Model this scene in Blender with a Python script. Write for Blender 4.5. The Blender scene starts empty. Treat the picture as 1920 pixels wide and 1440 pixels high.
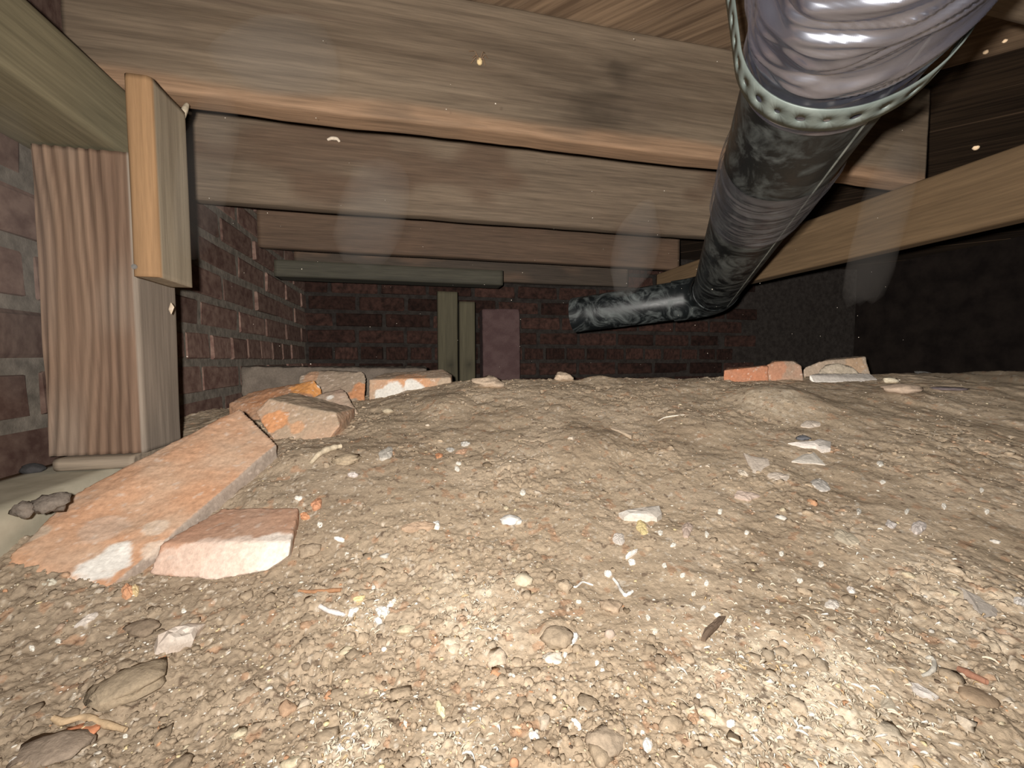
import bpy, bmesh, math, random
import numpy as np
from mathutils import Vector, Matrix, noise as mnoise

# ------------------------------------------------------------------ camera, light, exposure
S = bpy.context.scene
COL = S.collection
CZ = 0.30                                    # lens height above the datum
F = 790.0                                    # focal length in pixels of the 1920 frame
YAW, PITCH = math.radians(12.8), math.radians(3.26)
FH = np.array([math.sin(YAW), math.cos(YAW), 0.0])
RT = np.array([math.cos(YAW), -math.sin(YAW), 0.0])
ZU = np.array([0.0, 0.0, 1.0])
FW = FH * math.cos(PITCH) - ZU * math.sin(PITCH)
UP = FH * math.sin(PITCH) + ZU * math.cos(PITCH)
CAM = np.array([0.0, 0.0, CZ])

cd = bpy.data.cameras.new('camera'); cam = bpy.data.objects.new('camera', cd); COL.objects.link(cam)
cd.sensor_width = 36.0; cd.lens = F / 1920 * 36.0; cd.clip_start = 0.005; cd.clip_end = 50
cam.matrix_world = Matrix(((RT[0], UP[0], -FW[0], CAM[0]), (RT[1], UP[1], -FW[1], CAM[1]), (RT[2], UP[2], -FW[2], CAM[2]), (0, 0, 0, 1)))
S.camera = cam

w = bpy.data.worlds.new('world'); S.world = w; w.use_nodes = True
w.node_tree.nodes['Background'].inputs[0].default_value = (0.9, 0.85, 0.8, 1)
w.node_tree.nodes['Background'].inputs[1].default_value = 0.0

FLASH_LIN, FLASH_CON = 7.0, 24.0
ld = bpy.data.lights.new('flash_light', 'SPOT'); flash = bpy.data.objects.new('flash_light', ld); COL.objects.link(flash)
ld.energy = 1.0; ld.shadow_soft_size = 0.006; ld.spot_size = math.radians(180); ld.spot_blend = 0.8
ld.color = (1.0, 0.955, 0.90)
ld.use_nodes = True
_nt = ld.node_tree; _em = [n for n in _nt.nodes if n.type == 'EMISSION'][0]
_fo = _nt.nodes.new('ShaderNodeLightFalloff'); _fo.inputs['Strength'].default_value = FLASH_LIN
_fc = _nt.nodes.new('ShaderNodeLightFalloff'); _fc.inputs['Strength'].default_value = FLASH_CON
_ad = _nt.nodes.new('ShaderNodeMath'); _ad.operation = 'ADD'
_nt.links.new(_fo.outputs['Linear'], _ad.inputs[0]); _nt.links.new(_fc.outputs['Constant'], _ad.inputs[1]); _nt.links.new(_ad.outputs[0], _em.inputs['Strength'])
flash.location = Vector(CAM - RT * 0.022 + UP * 0.012 - FW * 0.01)
_fd = FW * 1.0 + UP * 0.06 + RT * 0.08
flash.rotation_euler = Vector(_fd).to_track_quat('-Z', 'Y').to_euler()

S.view_settings.view_transform = 'Standard'; S.view_settings.look = 'None'
S.view_settings.gamma = 1.0; S.view_settings.use_curve_mapping = False
S.view_settings.exposure = 1.0
S.cycles.max_bounces = 5; S.cycles.diffuse_bounces = 3; S.cycles.glossy_bounces = 2; S.cycles.transparent_max_bounces = 8; S.cycles.volume_bounces = 0
S.cycles.caustics_reflective = False; S.cycles.caustics_refractive = False

# ------------------------------------------------------------------ helpers
def ray(x, y): return FW * F + RT * (x - 960) + UP * (720 - y)
def P(x, y, d):                               # point seen at pixel (x, y), d metres in front of the lens
    return CAM + ray(x, y) / F * d
def onZ(x, y, z): r = ray(x, y); return CAM + r * ((z) / r[2])
def onY(x, y, Y): r = ray(x, y); return CAM + r * (Y / r[1])
def ud(X, Y): return X * RT[0] + Y * RT[1], X * FH[0] + Y * FH[1]

def _hash(ix, iy, iz, s):
    h = (ix.astype(np.int64) * 374761393 + iy.astype(np.int64) * 668265263 + iz.astype(np.int64) * 2147483647 + s * 1274126177) & 0xFFFFFFFF
    h = ((h ^ (h >> 13)) * 1274126177) & 0xFFFFFFFF
    h = (h ^ (h >> 16)) & 0xFFFFFF
    return h / float(0xFFFFFF)
def vnoise(p, s=0):                            # value noise in [-1, 1]; p is (n, 3)
    i = np.floor(p); f = p - i; f = f * f * f * (f * (f * 6 - 15) + 10)
    ix, iy, iz = i[:, 0], i[:, 1], i[:, 2]
    out = 0.0
    for dx in (0, 1):
        wx = f[:, 0] if dx else 1 - f[:, 0]
        for dy in (0, 1):
            wy = f[:, 1] if dy else 1 - f[:, 1]
            for dz in (0, 1):
                wz = f[:, 2] if dz else 1 - f[:, 2]
                out = out + wx * wy * wz * _hash(ix + dx, iy + dy, iz + dz, s)
    return out * 2 - 1
def vnoise2(p, s=0):
    i = np.floor(p[:, :2]); f = p[:, :2] - i; f = f * f * f * (f * (f * 6 - 15) + 10)
    ix = i[:, 0].astype(np.int64) * 374761393 + s * 1274126177; iy = i[:, 1].astype(np.int64) * 668265263
    def hh(h):
        h = h & 0xFFFFFFFF; h = ((h ^ (h >> 13)) * 1274126177) & 0xFFFFFFFF
        return ((h ^ (h >> 16)) & 0xFFFFFF).astype(np.float32)
    fx, fy = f[:, 0].astype(np.float32), f[:, 1].astype(np.float32)
    a = hh(ix + iy); b = hh(ix + 374761393 + iy); c = hh(ix + iy + 668265263); d = hh(ix + 374761393 + iy + 668265263)
    a += (b - a) * fx; c += (d - c) * fx; a += (c - a) * fy
    return a * (2.0 / 0xFFFFFF) - 1
def fbm2(p, octs=4, s=0, gain=0.5):
    a, t, out = 1.0, 0.0, 0.0
    for o in range(octs):
        out = out + a * vnoise2(p * (2.03 ** o) + o * 17.3, s + o); t += a; a *= gain
    return out / t
def fbm(p, octs=4, s=0, gain=0.5):
    a, t, out = 1.0, 0.0, 0.0
    for o in range(octs):
        out = out + a * vnoise(p * (2.03 ** o) + o * 17.3, s + o); t += a; a *= gain
    return out / t
def sstep(a, b, x): t = np.clip((x - a) / (b - a), 0, 1); return t * t * (3 - 2 * t)

def obj(name, me, mat=None, parent=None, loc=None):
    o = bpy.data.objects.new(name, me); COL.objects.link(o)
    if mat is not None and not me.materials: me.materials.append(mat)
    if parent is not None: o.parent = parent
    if loc is not None: o.location = Vector(loc)
    return o
def tag(o, label=None, cat=None, group=None, kind=None):
    if label: o['label'] = label
    if cat: o['category'] = cat
    if group: o['group'] = group
    if kind: o['kind'] = kind
    return o
def empty(name, loc):
    o = bpy.data.objects.new(name, None); COL.objects.link(o); o.location = Vector(loc); o.empty_display_size = 0.02; return o
def mesh_np(name, V, Fq, smooth=True):
    """V (n,3); Fq (m,k) faces"""
    me = bpy.data.meshes.new(name); V = np.asarray(V, np.float32); Fq = np.asarray(Fq, np.int32)
    me.vertices.add(len(V)); me.vertices.foreach_set('co', V.ravel())
    k = Fq.shape[1]
    me.loops.add(Fq.size); me.loops.foreach_set('vertex_index', Fq.ravel())
    me.polygons.add(len(Fq)); me.polygons.foreach_set('loop_start', np.arange(0, Fq.size, k, dtype=np.int32))
    me.polygons.foreach_set('use_smooth', np.full(len(Fq), smooth))
    me.update(calc_edges=True); me.validate()
    return me
def set_col(me, C):
    C = np.asarray(C, np.float32)
    a = me.color_attributes.new('Col', 'FLOAT_COLOR', 'POINT')
    n = len(me.vertices); full = np.ones((n, 4), np.float32); full[:, :3] = np.clip(C, 0, 1)
    a.data.foreach_set('color', full.ravel())
def get_co(me):
    V = np.empty(len(me.vertices) * 3, np.float32); me.vertices.foreach_get('co', V); return V.reshape(-1, 3).astype(float)
def get_no(me):
    V = np.empty(len(me.vertices) * 3, np.float32); me.vertex_normals.foreach_get('vector', V); return V.reshape(-1, 3).astype(float)
def mixc(a, b, t):
    t = np.asarray(t)[:, None]; return np.asarray(a) * (1 - t) + np.asarray(b) * t

# ------------------------------------------------------------------ materials
def nodes(name):
    m = bpy.data.materials.new(name); m.use_nodes = True
    nt = m.node_tree; b = nt.nodes['Principled BSDF']; return m, nt, b
def mat_col(name, rough=0.9, fine=120.0, amt=0.35, bump=0.15, stretch=(1, 1, 1), bscale=None, spec=0.3, dist=0.002):
    """colour attribute x fine grain noise, with fine bump"""
    m, nt, b = nodes(name); N = nt.nodes; L = nt.links
    at = N.new('ShaderNodeAttribute'); at.attribute_name = 'Col'
    tc = N.new('ShaderNodeTexCoord'); mp = N.new('ShaderNodeMapping'); mp.inputs['Scale'].default_value = stretch
    L.new(tc.outputs['Object'], mp.inputs[0])
    nz = N.new('ShaderNodeTexNoise'); nz.inputs['Scale'].default_value = fine; nz.inputs['Detail'].default_value = 5; nz.inputs['Roughness'].default_value = 0.65
    L.new(mp.outputs[0], nz.inputs['Vector'])
    mr = N.new('ShaderNodeMapRange'); mr.inputs[1].default_value = 0.25; mr.inputs[2].default_value = 0.75
    mr.inputs[3].default_value = 1 - amt; mr.inputs[4].default_value = 1 + amt; mr.clamp = False
    L.new(nz.outputs[0], mr.inputs[0])
    mx = N.new('ShaderNodeVectorMath'); mx.operation = 'SCALE'
    L.new(at.outputs['Color'], mx.inputs[0]); L.new(mr.outputs[0], mx.inputs['Scale'])
    L.new(mx.outputs[0], b.inputs['Base Color'])
    b.inputs['Roughness'].default_value = rough; b.inputs['Specular IOR Level'].default_value = spec
    if bump:
        bp = N.new('ShaderNodeBump'); bp.inputs['Strength'].default_value = bump; bp.inputs['Distance'].default_value = dist
        L.new(nz.outputs[0], bp.inputs['Height']); L.new(bp.outputs[0], b.inputs['Normal'])
    return m
def mat_flat(name, c1, c2, scale=60, rough=0.85, bump=0.3, stretch=(1, 1, 1), spec=0.3, metal=0.0, dist=0.001, detail=6, lo=0.35, hi=0.65, rand=0.0):
    m, nt, b = nodes(name); N = nt.nodes; L = nt.links
    tc = N.new('ShaderNodeTexCoord'); mp = N.new('ShaderNodeMapping'); mp.inputs['Scale'].default_value = stretch
    L.new(tc.outputs['Object'], mp.inputs[0])
    src = mp.outputs[0]
    if rand:
        oi = N.new('ShaderNodeObjectInfo'); va = N.new('ShaderNodeVectorMath'); va.operation = 'ADD'
        sc = N.new('ShaderNodeMath'); sc.operation = 'MULTIPLY'; sc.inputs[1].default_value = 37.0
        L.new(oi.outputs['Random'], sc.inputs[0]); L.new(src, va.inputs[0]); L.new(sc.outputs[0], va.inputs[1]); src = va.outputs[0]
    nz = N.new('ShaderNodeTexNoise'); nz.inputs['Scale'].default_value = scale; nz.inputs['Detail'].default_value = detail; nz.inputs['Roughness'].default_value = 0.6
    L.new(src, nz.inputs['Vector'])
    cr = N.new('ShaderNodeValToRGB'); cr.color_ramp.elements[0].position = lo; cr.color_ramp.elements[1].position = hi
    cr.color_ramp.elements[0].color = (*c1, 1); cr.color_ramp.elements[1].color = (*c2, 1)
    L.new(nz.outputs[0], cr.inputs[0])
    if rand:
        hs = N.new('ShaderNodeHueSaturation'); L.new(cr.outputs[0], hs.inputs['Color'])
        mr = N.new('ShaderNodeMapRange'); mr.inputs[3].default_value = 1 - rand; mr.inputs[4].default_value = 1 + rand
        L.new(oi.outputs['Random'], mr.inputs[0]); L.new(mr.outputs[0], hs.inputs['Value']); L.new(hs.outputs[0], b.inputs['Base Color'])
    else:
        L.new(cr.outputs[0], b.inputs['Base Color'])
    b.inputs['Roughness'].default_value = rough; b.inputs['Specular IOR Level'].default_value = spec; b.inputs['Metallic'].default_value = metal
    if bump:
        bp = N.new('ShaderNodeBump'); bp.inputs['Strength'].default_value = bump; bp.inputs['Distance'].default_value = dist
        L.new(nz.outputs[0], bp.inputs['Height']); L.new(bp.outputs[0], b.inputs['Normal'])
    return m

M_soil = mat_col('soil', 0.95, 300, 0.25, 0.45, spec=0.15, dist=0.003)
M_crumb = mat_col('soil_crumb', 0.95, 300, 0.3, 0.5, spec=0.15)
M_brick = mat_col('loose_brick', 0.9, 240, 0.22, 0.35, spec=0.2)
M_woodx = mat_col('joist_wood', 0.8, 14, 0.38, 0.25, stretch=(0.6, 14, 14), spec=0.25)
M_woody = mat_col('board_wood', 0.8, 14, 0.28, 0.2, stretch=(14, 0.6, 14), spec=0.25)
M_woodz = mat_col('post_wood', 0.85, 14, 0.25, 0.2, stretch=(14, 14, 0.6), spec=0.2)
M_wallbrick = mat_flat('wall_brick', (0.075, 0.042, 0.034), (0.145, 0.095, 0.075), 45, 0.95, 0.4, rand=0.35, spec=0.06)
M_mortar = mat_flat('wall_mortar', (0.085, 0.073, 0.06), (0.15, 0.128, 0.105), 50, 0.95, 0.5, dist=0.004, spec=0.06)
M_darkwall = mat_flat('dark_wall', (0.003, 0.002, 0.0017), (0.007, 0.005, 0.004), 12, 0.95, 0.3, spec=0.06)  # near black: the darkness of the unlit space is put into the colour
M_concrete = mat_flat('footing_concrete', (0.30, 0.27, 0.2), (0.40, 0.36, 0.275), 25, 0.9, 0.2)
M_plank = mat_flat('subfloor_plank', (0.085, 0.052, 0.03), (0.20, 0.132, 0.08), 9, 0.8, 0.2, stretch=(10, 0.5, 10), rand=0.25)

M_plank_shade = mat_flat('shaded_subfloor_plank', (0.012, 0.007, 0.004), (0.034, 0.021, 0.012), 9, 0.9, 0.2, stretch=(10, 0.5, 10), rand=0.3, spec=0.1)  # darker copy of the plank wood: the unlit right side put into colour

# ------------------------------------------------------------------ terrain height field (z relative to lens)
_T = np.array([-1.3, -0.9, -0.5, -0.1, 0.3, 0.7, 1.2])
_D = np.array([0.0, 0.15, 0.3, 0.4, 0.5, 0.6, 0.7, 0.8, 0.9, 1.0, 1.1, 1.3, 1.8, 3.2])
_Z = np.array([
    [-.225] * 7, [-.228, -.228, -.226, -.224, -.222, -.22, -.218],
    [-.215, -.228, -.230, -.222, -.215, -.210, -.205],
    [-.160, -.205, -.207, -.208, -.200, -.195, -.185],
    [-.155, -.170, -.156, -.180, -.180, -.170, -.155],
    [-.150, -.150, -.124, -.148, -.150, -.140, -.120],
    [-.145, -.142, -.118, -.124, -.120, -.110, -.090],
    [-.135, -.132, -.115, -.095, -.090, -.080, -.060],
    [-.130, -.125, -.108, -.066, -.060, -.055, -.040],
    [-.135, -.125, -.108, -.045, -.043, -.037, -.026],
    [-.150, -.140, -.120, -.078, -.070, -.050, -.034],
    [-.200, -.200, -.180, -.160, -.150, -.120, -.080],
    [-.26] * 7, [-.27] * 7])
_tf = np.linspace(-1.3, 1.2, 126); _df = np.linspace(0, 3.2, 641)
_G = np.array([np.interp(_tf, _T, row) for row in _Z])
_G = np.array([np.interp(_df, _D, _G[:, j]) for j in range(len(_tf))]).T
def _blur(a, ax, n):
    k = np.hanning(n + 2)[1:-1]; k /= k.sum()
    pad = [(0, 0), (0, 0)]; pad[ax] = (n // 2, n // 2)
    return np.apply_along_axis(lambda v: np.convolve(v, k, 'valid'), ax, np.pad(a, pad, mode='edge'))
_G = _blur(_blur(_G, 0, 11), 1, 15)
# broad humps: (pixel x, pixel y, depth guess, radius m, height m)
HUMPS = []
def macro(X, Y):
    u, d = ud(X, Y)
    t = np.clip(u / np.maximum(d, 0.15), -1.3, 1.2)
    i = np.clip((t + 1.3) / 2.5 * 125, 0, 124.999); j = np.clip(d / 3.2 * 640, 0, 639.999)
    i0 = i.astype(int); j0 = j.astype(int); fi = i - i0; fj = j - j0
    z = (_G[j0, i0] * (1 - fi) * (1 - fj) + _G[j0, i0 + 1] * fi * (1 - fj) + _G[j0 + 1, i0] * (1 - fi) * fj + _G[j0 + 1, i0 + 1] * fi * fj)
    for hx, hy, r, h, e in HUMPS:
        q = ((X - hx) ** 2 + (Y - hy) ** 2) / (r * r)
        z = z + h * np.exp(-q ** e)
    return z
def hits(x, y, fn):
    ds = np.linspace(0.12, 1.6, 1500); r = ray(x, y) / F
    pts = r[None, :] * ds[:, None]; g = fn(pts[:, 0], pts[:, 1])
    b = np.nonzero(pts[:, 2] <= g)[0]
    k = b[0] if len(b) else 1499
    return pts[k] + CAM, ds[k]
for px, py, rm, hm, e in [(1455, 752, .075, .026, 1.5), (1095, 835, .055, .007, 1.5), (1555, 1200, .036, .006, 1.3), (915, 716, .022, .012, 1.4),
                          (1060, 708, .04, .010, 1.6), (1120, 712, .035, .006, 1.4), (1045, 1190, .014, .006, 2.2), (250, 1265, .026, .008, 1.8), (560, 860, .03, .008, 1.6),
                          (620, 790, .05, .006, 1.3), (1135, 1375, .013, .005, 2), (1690, 740, .05, .007, 1.5), (1330, 720, .05, .006, 1.4),
                          (1300, 790, .05, .006, 1.4), (700, 800, .04, .005, 1.3), (830, 760, .05, .012, 1.5), (640, 1120, .03, .004, 1.3), (1600, 790, .07, .006, 1.4)]:
    p, _ = hits(px, py, macro); HUMPS.append((p[0], p[1], rm, hm, e))
def worley2(p, s=0):
    ip = np.floor(p); f = p - ip; best = np.full(len(p), 9.0, np.float32); sec = best.copy(); val = np.zeros(len(p), np.float32)
    for dx in (-1, 0, 1):
        for dy in (-1, 0, 1):
            cx, cy = ip[:, 0] + dx, ip[:, 1] + dy; z0 = np.zeros_like(cx)
            hx = _hash(cx, cy, z0, s); hy = _hash(cx, cy, z0, s + 7)
            d_ = (dx + hx - f[:, 0]) ** 2 + (dy + hy - f[:, 1]) ** 2
            nb = d_ < best; sec = np.where(nb, best, np.minimum(sec, d_)); val = np.where(nb, (hx * 7.13 + hy * 3.7) % 1.0, val); best = np.where(nb, d_, best)
    return np.sqrt(best), np.sqrt(sec), val
def terrain(X, Y, fine=True):
    z = macro(X, Y)
    p = np.stack([X, Y], 1)
    u, d = ud(X, Y)
    z = z + 0.0042 * fbm2(p * 11, 3, 3) + 0.0030 * fbm2(p * 38 + 5, 3, 9)
    if fine:
        # crumbly: strongest to the left and the bottom, smooth dust in the middle
        cr = np.clip(0.45 + 0.9 * fbm2(p * 9 + 3, 2, 21) + 0.5 * sstep(0.55, 0.25, d) + 0.5 * sstep(-0.1, -0.35, u), 0.12, 1.3)
        n1 = fbm2(p * 130, 3, 31); n2 = fbm2(p * 330, 2, 41)
        z = z + cr * (0.0011 * (1 - np.abs(n1) * 2.2) + 0.0007 * n2)
        wp = p + 0.006 * np.stack([fbm2(p * 60, 2, 61), fbm2(p * 60 + 9, 2, 63)], 1)
        cl = np.clip(cr - 0.35, 0, 1)
        for fr, am, sd in ((62, 0.0048, 81), (135, 0.0026, 83)):
            f1, f2, v_ = worley2(wp * fr, sd)
            z = z + cl * am * (v_ - 0.35) * sstep(0.0, 0.45, f2 - f1)
        ck = np.abs(fbm2(p * 26 + 40, 3, 77)); z = z - 0.005 * sstep(0.03, 0.0, ck) * sstep(0.0, 0.35, fbm2(p * 5 + 11, 2, 5) + 0.12)
    return z
def ground(x, y):
    p, d = hits(x, y, lambda X, Y: terrain(X, Y, False)); return p, d
def gz(X, Y): return float(terrain(np.array([X]), np.array([Y]), False)[0]) + CZ

def soil_colour(X, Y, Z):
    p = np.stack([X, Y], 1); u, d = ud(X, Y)
    c = np.tile(np.array([0.43, 0.335, 0.235]), (len(X), 1))
    c = mixc(c, [0.36, 0.275, 0.19], sstep(0.0, 0.5, fbm2(p * 8, 3, 101)))
    c = mixc(c, [0.50, 0.395, 0.285], 0.7 * sstep(0.05, 0.5, fbm2(p * 14 + 9, 3, 111)))
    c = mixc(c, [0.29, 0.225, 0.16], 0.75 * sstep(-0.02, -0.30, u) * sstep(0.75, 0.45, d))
    # pale lime crumbs strewn in patches
    for px, py, r, a in LIME:
        q = np.sqrt((X - px) ** 2 + (Y - py) ** 2) / r
        f = sstep(1.0, 0.2, q + 0.5 * fbm2(p * 40, 2, 7))
        sp = sstep(0.05, 0.32, fbm2(p * 150, 3, 131) + 0.25 * fbm2(p * 45, 2, 17))
        c = mixc(c, [0.70, 0.60, 0.46], a * f * (0.25 + 0.75 * sp))
    sp = sstep(0.44, 0.56, fbm2(p * 210, 3, 151)); c = mixc(c, [0.60, 0.52, 0.42], sp * 0.8)
    sp = sstep(0.50, 0.60, fbm2(p * 160 + 7, 3, 161)); c = mixc(c, [0.12, 0.08, 0.055], sp * 0.7)
    sp = sstep(0.50, 0.62, fbm2(p * 90 + 3, 2, 171)); c = mixc(c, [0.42, 0.22, 0.12], sp * 0.45)
    return c
LIME = []
for px, py, r, a in [(890, 1130, .055, .8), (880, 1180, .04, .9), (1450, 1380, .07, .85), (1540, 1300, .06, .7), (650, 1400, .035, .85), (1640, 1180, .10, .5),
                     (1750, 1080, .09, .4), (1560, 1230, .03, .5), (690, 1150, .03, .6), (870, 1400, .03, .6), (1455, 745, .08, .6), (1650, 1400, .06, .6)]:
    p, _ = ground(px, py); LIME.append((p[0], p[1], r, a))

def build_floor():
    # polar fan about the lens: fine in the view, coarse elsewhere
    az0 = math.degrees(YAW)
    a_in = np.linspace(-58, 58, 900); a_out = np.concatenate([np.linspace(58, 302, 120)[1:-1]])
    ang = np.radians(np.concatenate([a_in, a_out]) + az0)
    rad = np.concatenate([np.geomspace(0.02, 0.17, 20)[:-1], np.geomspace(0.17, 1.35, 640), np.geomspace(1.35, 3.4, 50)[1:]])
    A, R = np.meshgrid(ang, rad)
    X = (R * np.sin(A)).ravel(); Y = (R * np.cos(A)).ravel()
    X = np.clip(X, -0.56, 2.66); Y = np.clip(Y, -1.26, 2.26)
    Z = terrain(X, Y)
    n, k = len(rad), len(ang)
    idx = np.arange(n * k).reshape(n, k); nx = np.roll(idx, -1, 1)
    Fq = np.stack([idx[:-1], idx[1:], nx[1:], nx[:-1]], -1).reshape(-1, 4)
    me = mesh_np('floor', np.stack([X, Y, Z + CZ], 1), Fq)
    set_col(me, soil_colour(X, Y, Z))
    o = obj('floor', me, M_soil); tag(o, 'uneven mound of dry brown soil with rubble bits', 'soil', kind='structure')
    return o
build_floor()

# ------------------------------------------------------------------ solids
def box_grid(lo, hi, step):
    lo = np.array(lo, float); hi = np.array(hi, float)
    n = [max(1, int(round((hi[i] - lo[i]) / step[i]))) for i in range(3)]
    Vs, Fs, off = [], [], 0
    for ax in range(3):
        a, b = [i for i in range(3) if i != ax]
        ga, gb = np.meshgrid(np.linspace(lo[a], hi[a], n[a] + 1), np.linspace(lo[b], hi[b], n[b] + 1), indexing='ij')
        for side, val in ((0, lo[ax]), (1, hi[ax])):
            v = np.zeros(ga.shape + (3,)); v[..., a] = ga; v[..., b] = gb; v[..., ax] = val
            idx = np.arange(ga.size).reshape(ga.shape) + off
            q = np.stack([idx[:-1, :-1], idx[1:, :-1], idx[1:, 1:], idx[:-1, 1:]], -1).reshape(-1, 4)
            if (side == 1) == (ax == 1): q = q[:, ::-1]
            Vs.append(v.reshape(-1, 3)); Fs.append(q); off += ga.size
    V = np.concatenate(Vs); Fq = np.concatenate(Fs)
    key = np.round(V * 1e5).astype(np.int64); _, first, inv = np.unique(key, axis=0, return_index=True, return_inverse=True)
    return V[first], inv.reshape(-1)[Fq]

def timber(name, lo, hi, axis, mat, base, dark, seed, step_long=0.008, step=0.006, rough=0.0012, wane=0.0, knots=(), ridges=None, parent=None, stain=None):
    """a sawn timber: grid box with softened, slightly waney edges, grain and knots in its own wood"""
    lo = np.array(lo, float); hi = np.array(hi, float)
    st = [step] * 3; st[axis] = step_long
    V, Fq = box_grid(lo, hi, st)
    c = (lo + hi) / 2; h = (hi - lo) / 2
    others = [i for i in range(3) if i != axis]
    q = (V - c) / h
    # soften the long edges
    a, b = others
    ea = np.maximum(0, np.abs(V[:, a] - c[a]) - (h[a] - 0.006)); eb = np.maximum(0, np.abs(V[:, b] - c[b]) - (h[b] - 0.006))
    r = np.sqrt(ea ** 2 + eb ** 2); cut = np.maximum(0, r - 0.006)
    Vn = V.copy()
    for i, e in ((a, ea), (b, eb)): Vn[:, i] -= np.sign(V[:, i] - c[i]) * cut * np.where(r > 0, e / np.maximum(r, 1e-9), 0)
    sc = np.array([30.0, 30.0, 30.0]); sc[axis] = 4.0
    n = fbm(V * sc + seed * 3.1, 3, seed)
    Vn[:, a] += q[:, a] * n * rough; Vn[:, b] += q[:, b] * n * rough
    if wane:
        low = (V[:, 2] < lo[2] + 0.03)
        s1 = V.copy(); s1[:, others] = 0
        wz = wane * np.clip(fbm(s1 * 7 + seed, 3, seed + 5) + 0.35, 0, 1)
        Vn[:, 2] += np.where(low, wz * (1 - (V[:, 2] - lo[2]) / 0.03), 0)
    if ridges:
        f, amp = ridges
        ax_r = a
        g = np.sin((V[:, a] * 1.0 + 0.02 * fbm(V * np.array([9, 9, 2.2]) + 2, 3, seed)) * f) ; g = g * (0.5 + 0.5 * fbm(V * np.array([60, 60, 3.0]), 2, seed + 2))
        front = (q[:, b] < -0.98)
        Vn[:, b] += np.where(front, -amp * g, 0)
    gs = np.array([70.0, 70.0, 70.0]); gs[axis] = 1.6
    warp = V.copy()
    dk = np.zeros(len(V)); kc = np.zeros(len(V))
    for kp, kr, el in knots:
        dv = V - np.array(kp); dv[:, axis] /= el
        dist = np.sqrt((dv ** 2).sum(1)); pull = np.exp(-(dist / (kr * 2.6)) ** 2)
        warp[:, 2] += pull * np.sign(dv[:, 2] + 1e-6) * kr * 0.9
        rg = 0.5 + 0.5 * np.sin(dist / kr * 7 + 2 * fbm(V * 40, 2, 3))
        kc = np.maximum(kc, sstep(1.25, 0.6, dist / kr + 0.25 * fbm(V * 35, 2, 8)) * (0.42 + 0.22 * rg)); dk = np.maximum(dk, pull * 0.35)
    g1 = fbm(warp * gs + seed * 7.7, 4, seed + 11)
    ls = np.array([9.0, 9.0, 9.0]); ls[axis] = 1.3
    g2 = fbm(warp * ls + seed, 3, seed + 13)
    C = mixc(np.tile(np.array(base), (len(V), 1)), dark, np.clip(0.35 + 0.55 * g1 + 0.6 * g2, 0, 1))
    C = C * (1 - dk)[:, None]
    C = mixc(C, np.array(dark) * 0.45, kc)
    if ridges: C = mixc(C, np.array(dark) * 0.5, np.where(front, sstep(0.0, 0.8, -g) * 0.7, 0))
    if stain is not None: C = stain(V, C)
    org = np.array([c[0], c[1], lo[2]])
    me = mesh_np(name, Vn - org, Fq); set_col(me, C)
    return obj(name, me, mat, parent, org)

TAN, DRK = (0.15, 0.112, 0.077), (0.083, 0.059, 0.039)
ZB = CZ + 0.350                               # underside of the joists
ZT = ZB + 0.190
JY = [0.660, 1.066, 1.472, 1.878]
def raw_edge(V, C):
    f = sstep(ZB + 0.030, ZB + 0.012, V[:, 2] - 0.010 * fbm(np.stack([V[:, 0] * 5, V[:, 0] * 0, V[:, 0] * 0], 1), 3, 55))
    C = mixc(C, [0.25, 0.15, 0.088], 0.7 * f)
    n = fbm(V * np.array([6, 10, 10]), 3, 56); C = mixc(C, [0.09, 0.065, 0.045], 0.5 * sstep(0.15, 0.5, n))
    crack = np.abs(V[:, 2] - (ZB + 0.128 + 0.004 * fbm(np.stack([V[:, 0] * 9, V[:, 0] * 0, V[:, 0] * 0], 1), 3, 57)))
    return mixc(C, [0.06, 0.04, 0.028], 0.75 * sstep(0.0035, 0.001, crack) * sstep(-0.05, -0.15, V[:, 0]))
k1 = onY(1163, 140, JY[0]); k2 = onY(1122, 212, JY[0])
jo = timber('floor_joist', (-0.425, JY[0], ZB), (1.0, JY[0] + 0.042, ZT), 0, M_woodx, TAN, DRK, 1, 0.005, 0.004, 0.0012, 0.0035,
            knots=[(tuple(k1), 0.022, 1.1), (tuple(k2), 0.038, 1.5)], stain=raw_edge)
tag(jo, 'nearest weathered floor joist with two round knots, behind the black pipe', 'joist', 'floor joists under the boards')
jl = ['second weathered floor joist back, seen under the nearest one', 'third brown floor joist back, seen under the second one', 'farthest dark floor joist, just above the two short far posts']
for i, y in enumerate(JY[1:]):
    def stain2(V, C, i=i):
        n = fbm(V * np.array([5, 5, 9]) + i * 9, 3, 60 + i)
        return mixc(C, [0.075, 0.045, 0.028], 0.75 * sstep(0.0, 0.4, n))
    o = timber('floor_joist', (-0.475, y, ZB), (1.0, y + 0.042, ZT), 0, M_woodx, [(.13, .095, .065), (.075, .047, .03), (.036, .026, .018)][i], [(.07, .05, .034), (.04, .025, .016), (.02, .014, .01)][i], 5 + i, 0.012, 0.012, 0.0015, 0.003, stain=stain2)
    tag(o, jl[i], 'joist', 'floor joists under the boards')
o = timber('floor_joist', (-0.35, 0.293, ZB), (1.6, 0.335, ZT), 0, M_woodx, TAN, DRK, 9, 0.012, 0.01, 0.0012)
tag(o, 'overhead floor joist crossing the top right corner above the wrapped pipe', 'joist', 'floor joists under the boards')

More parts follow.
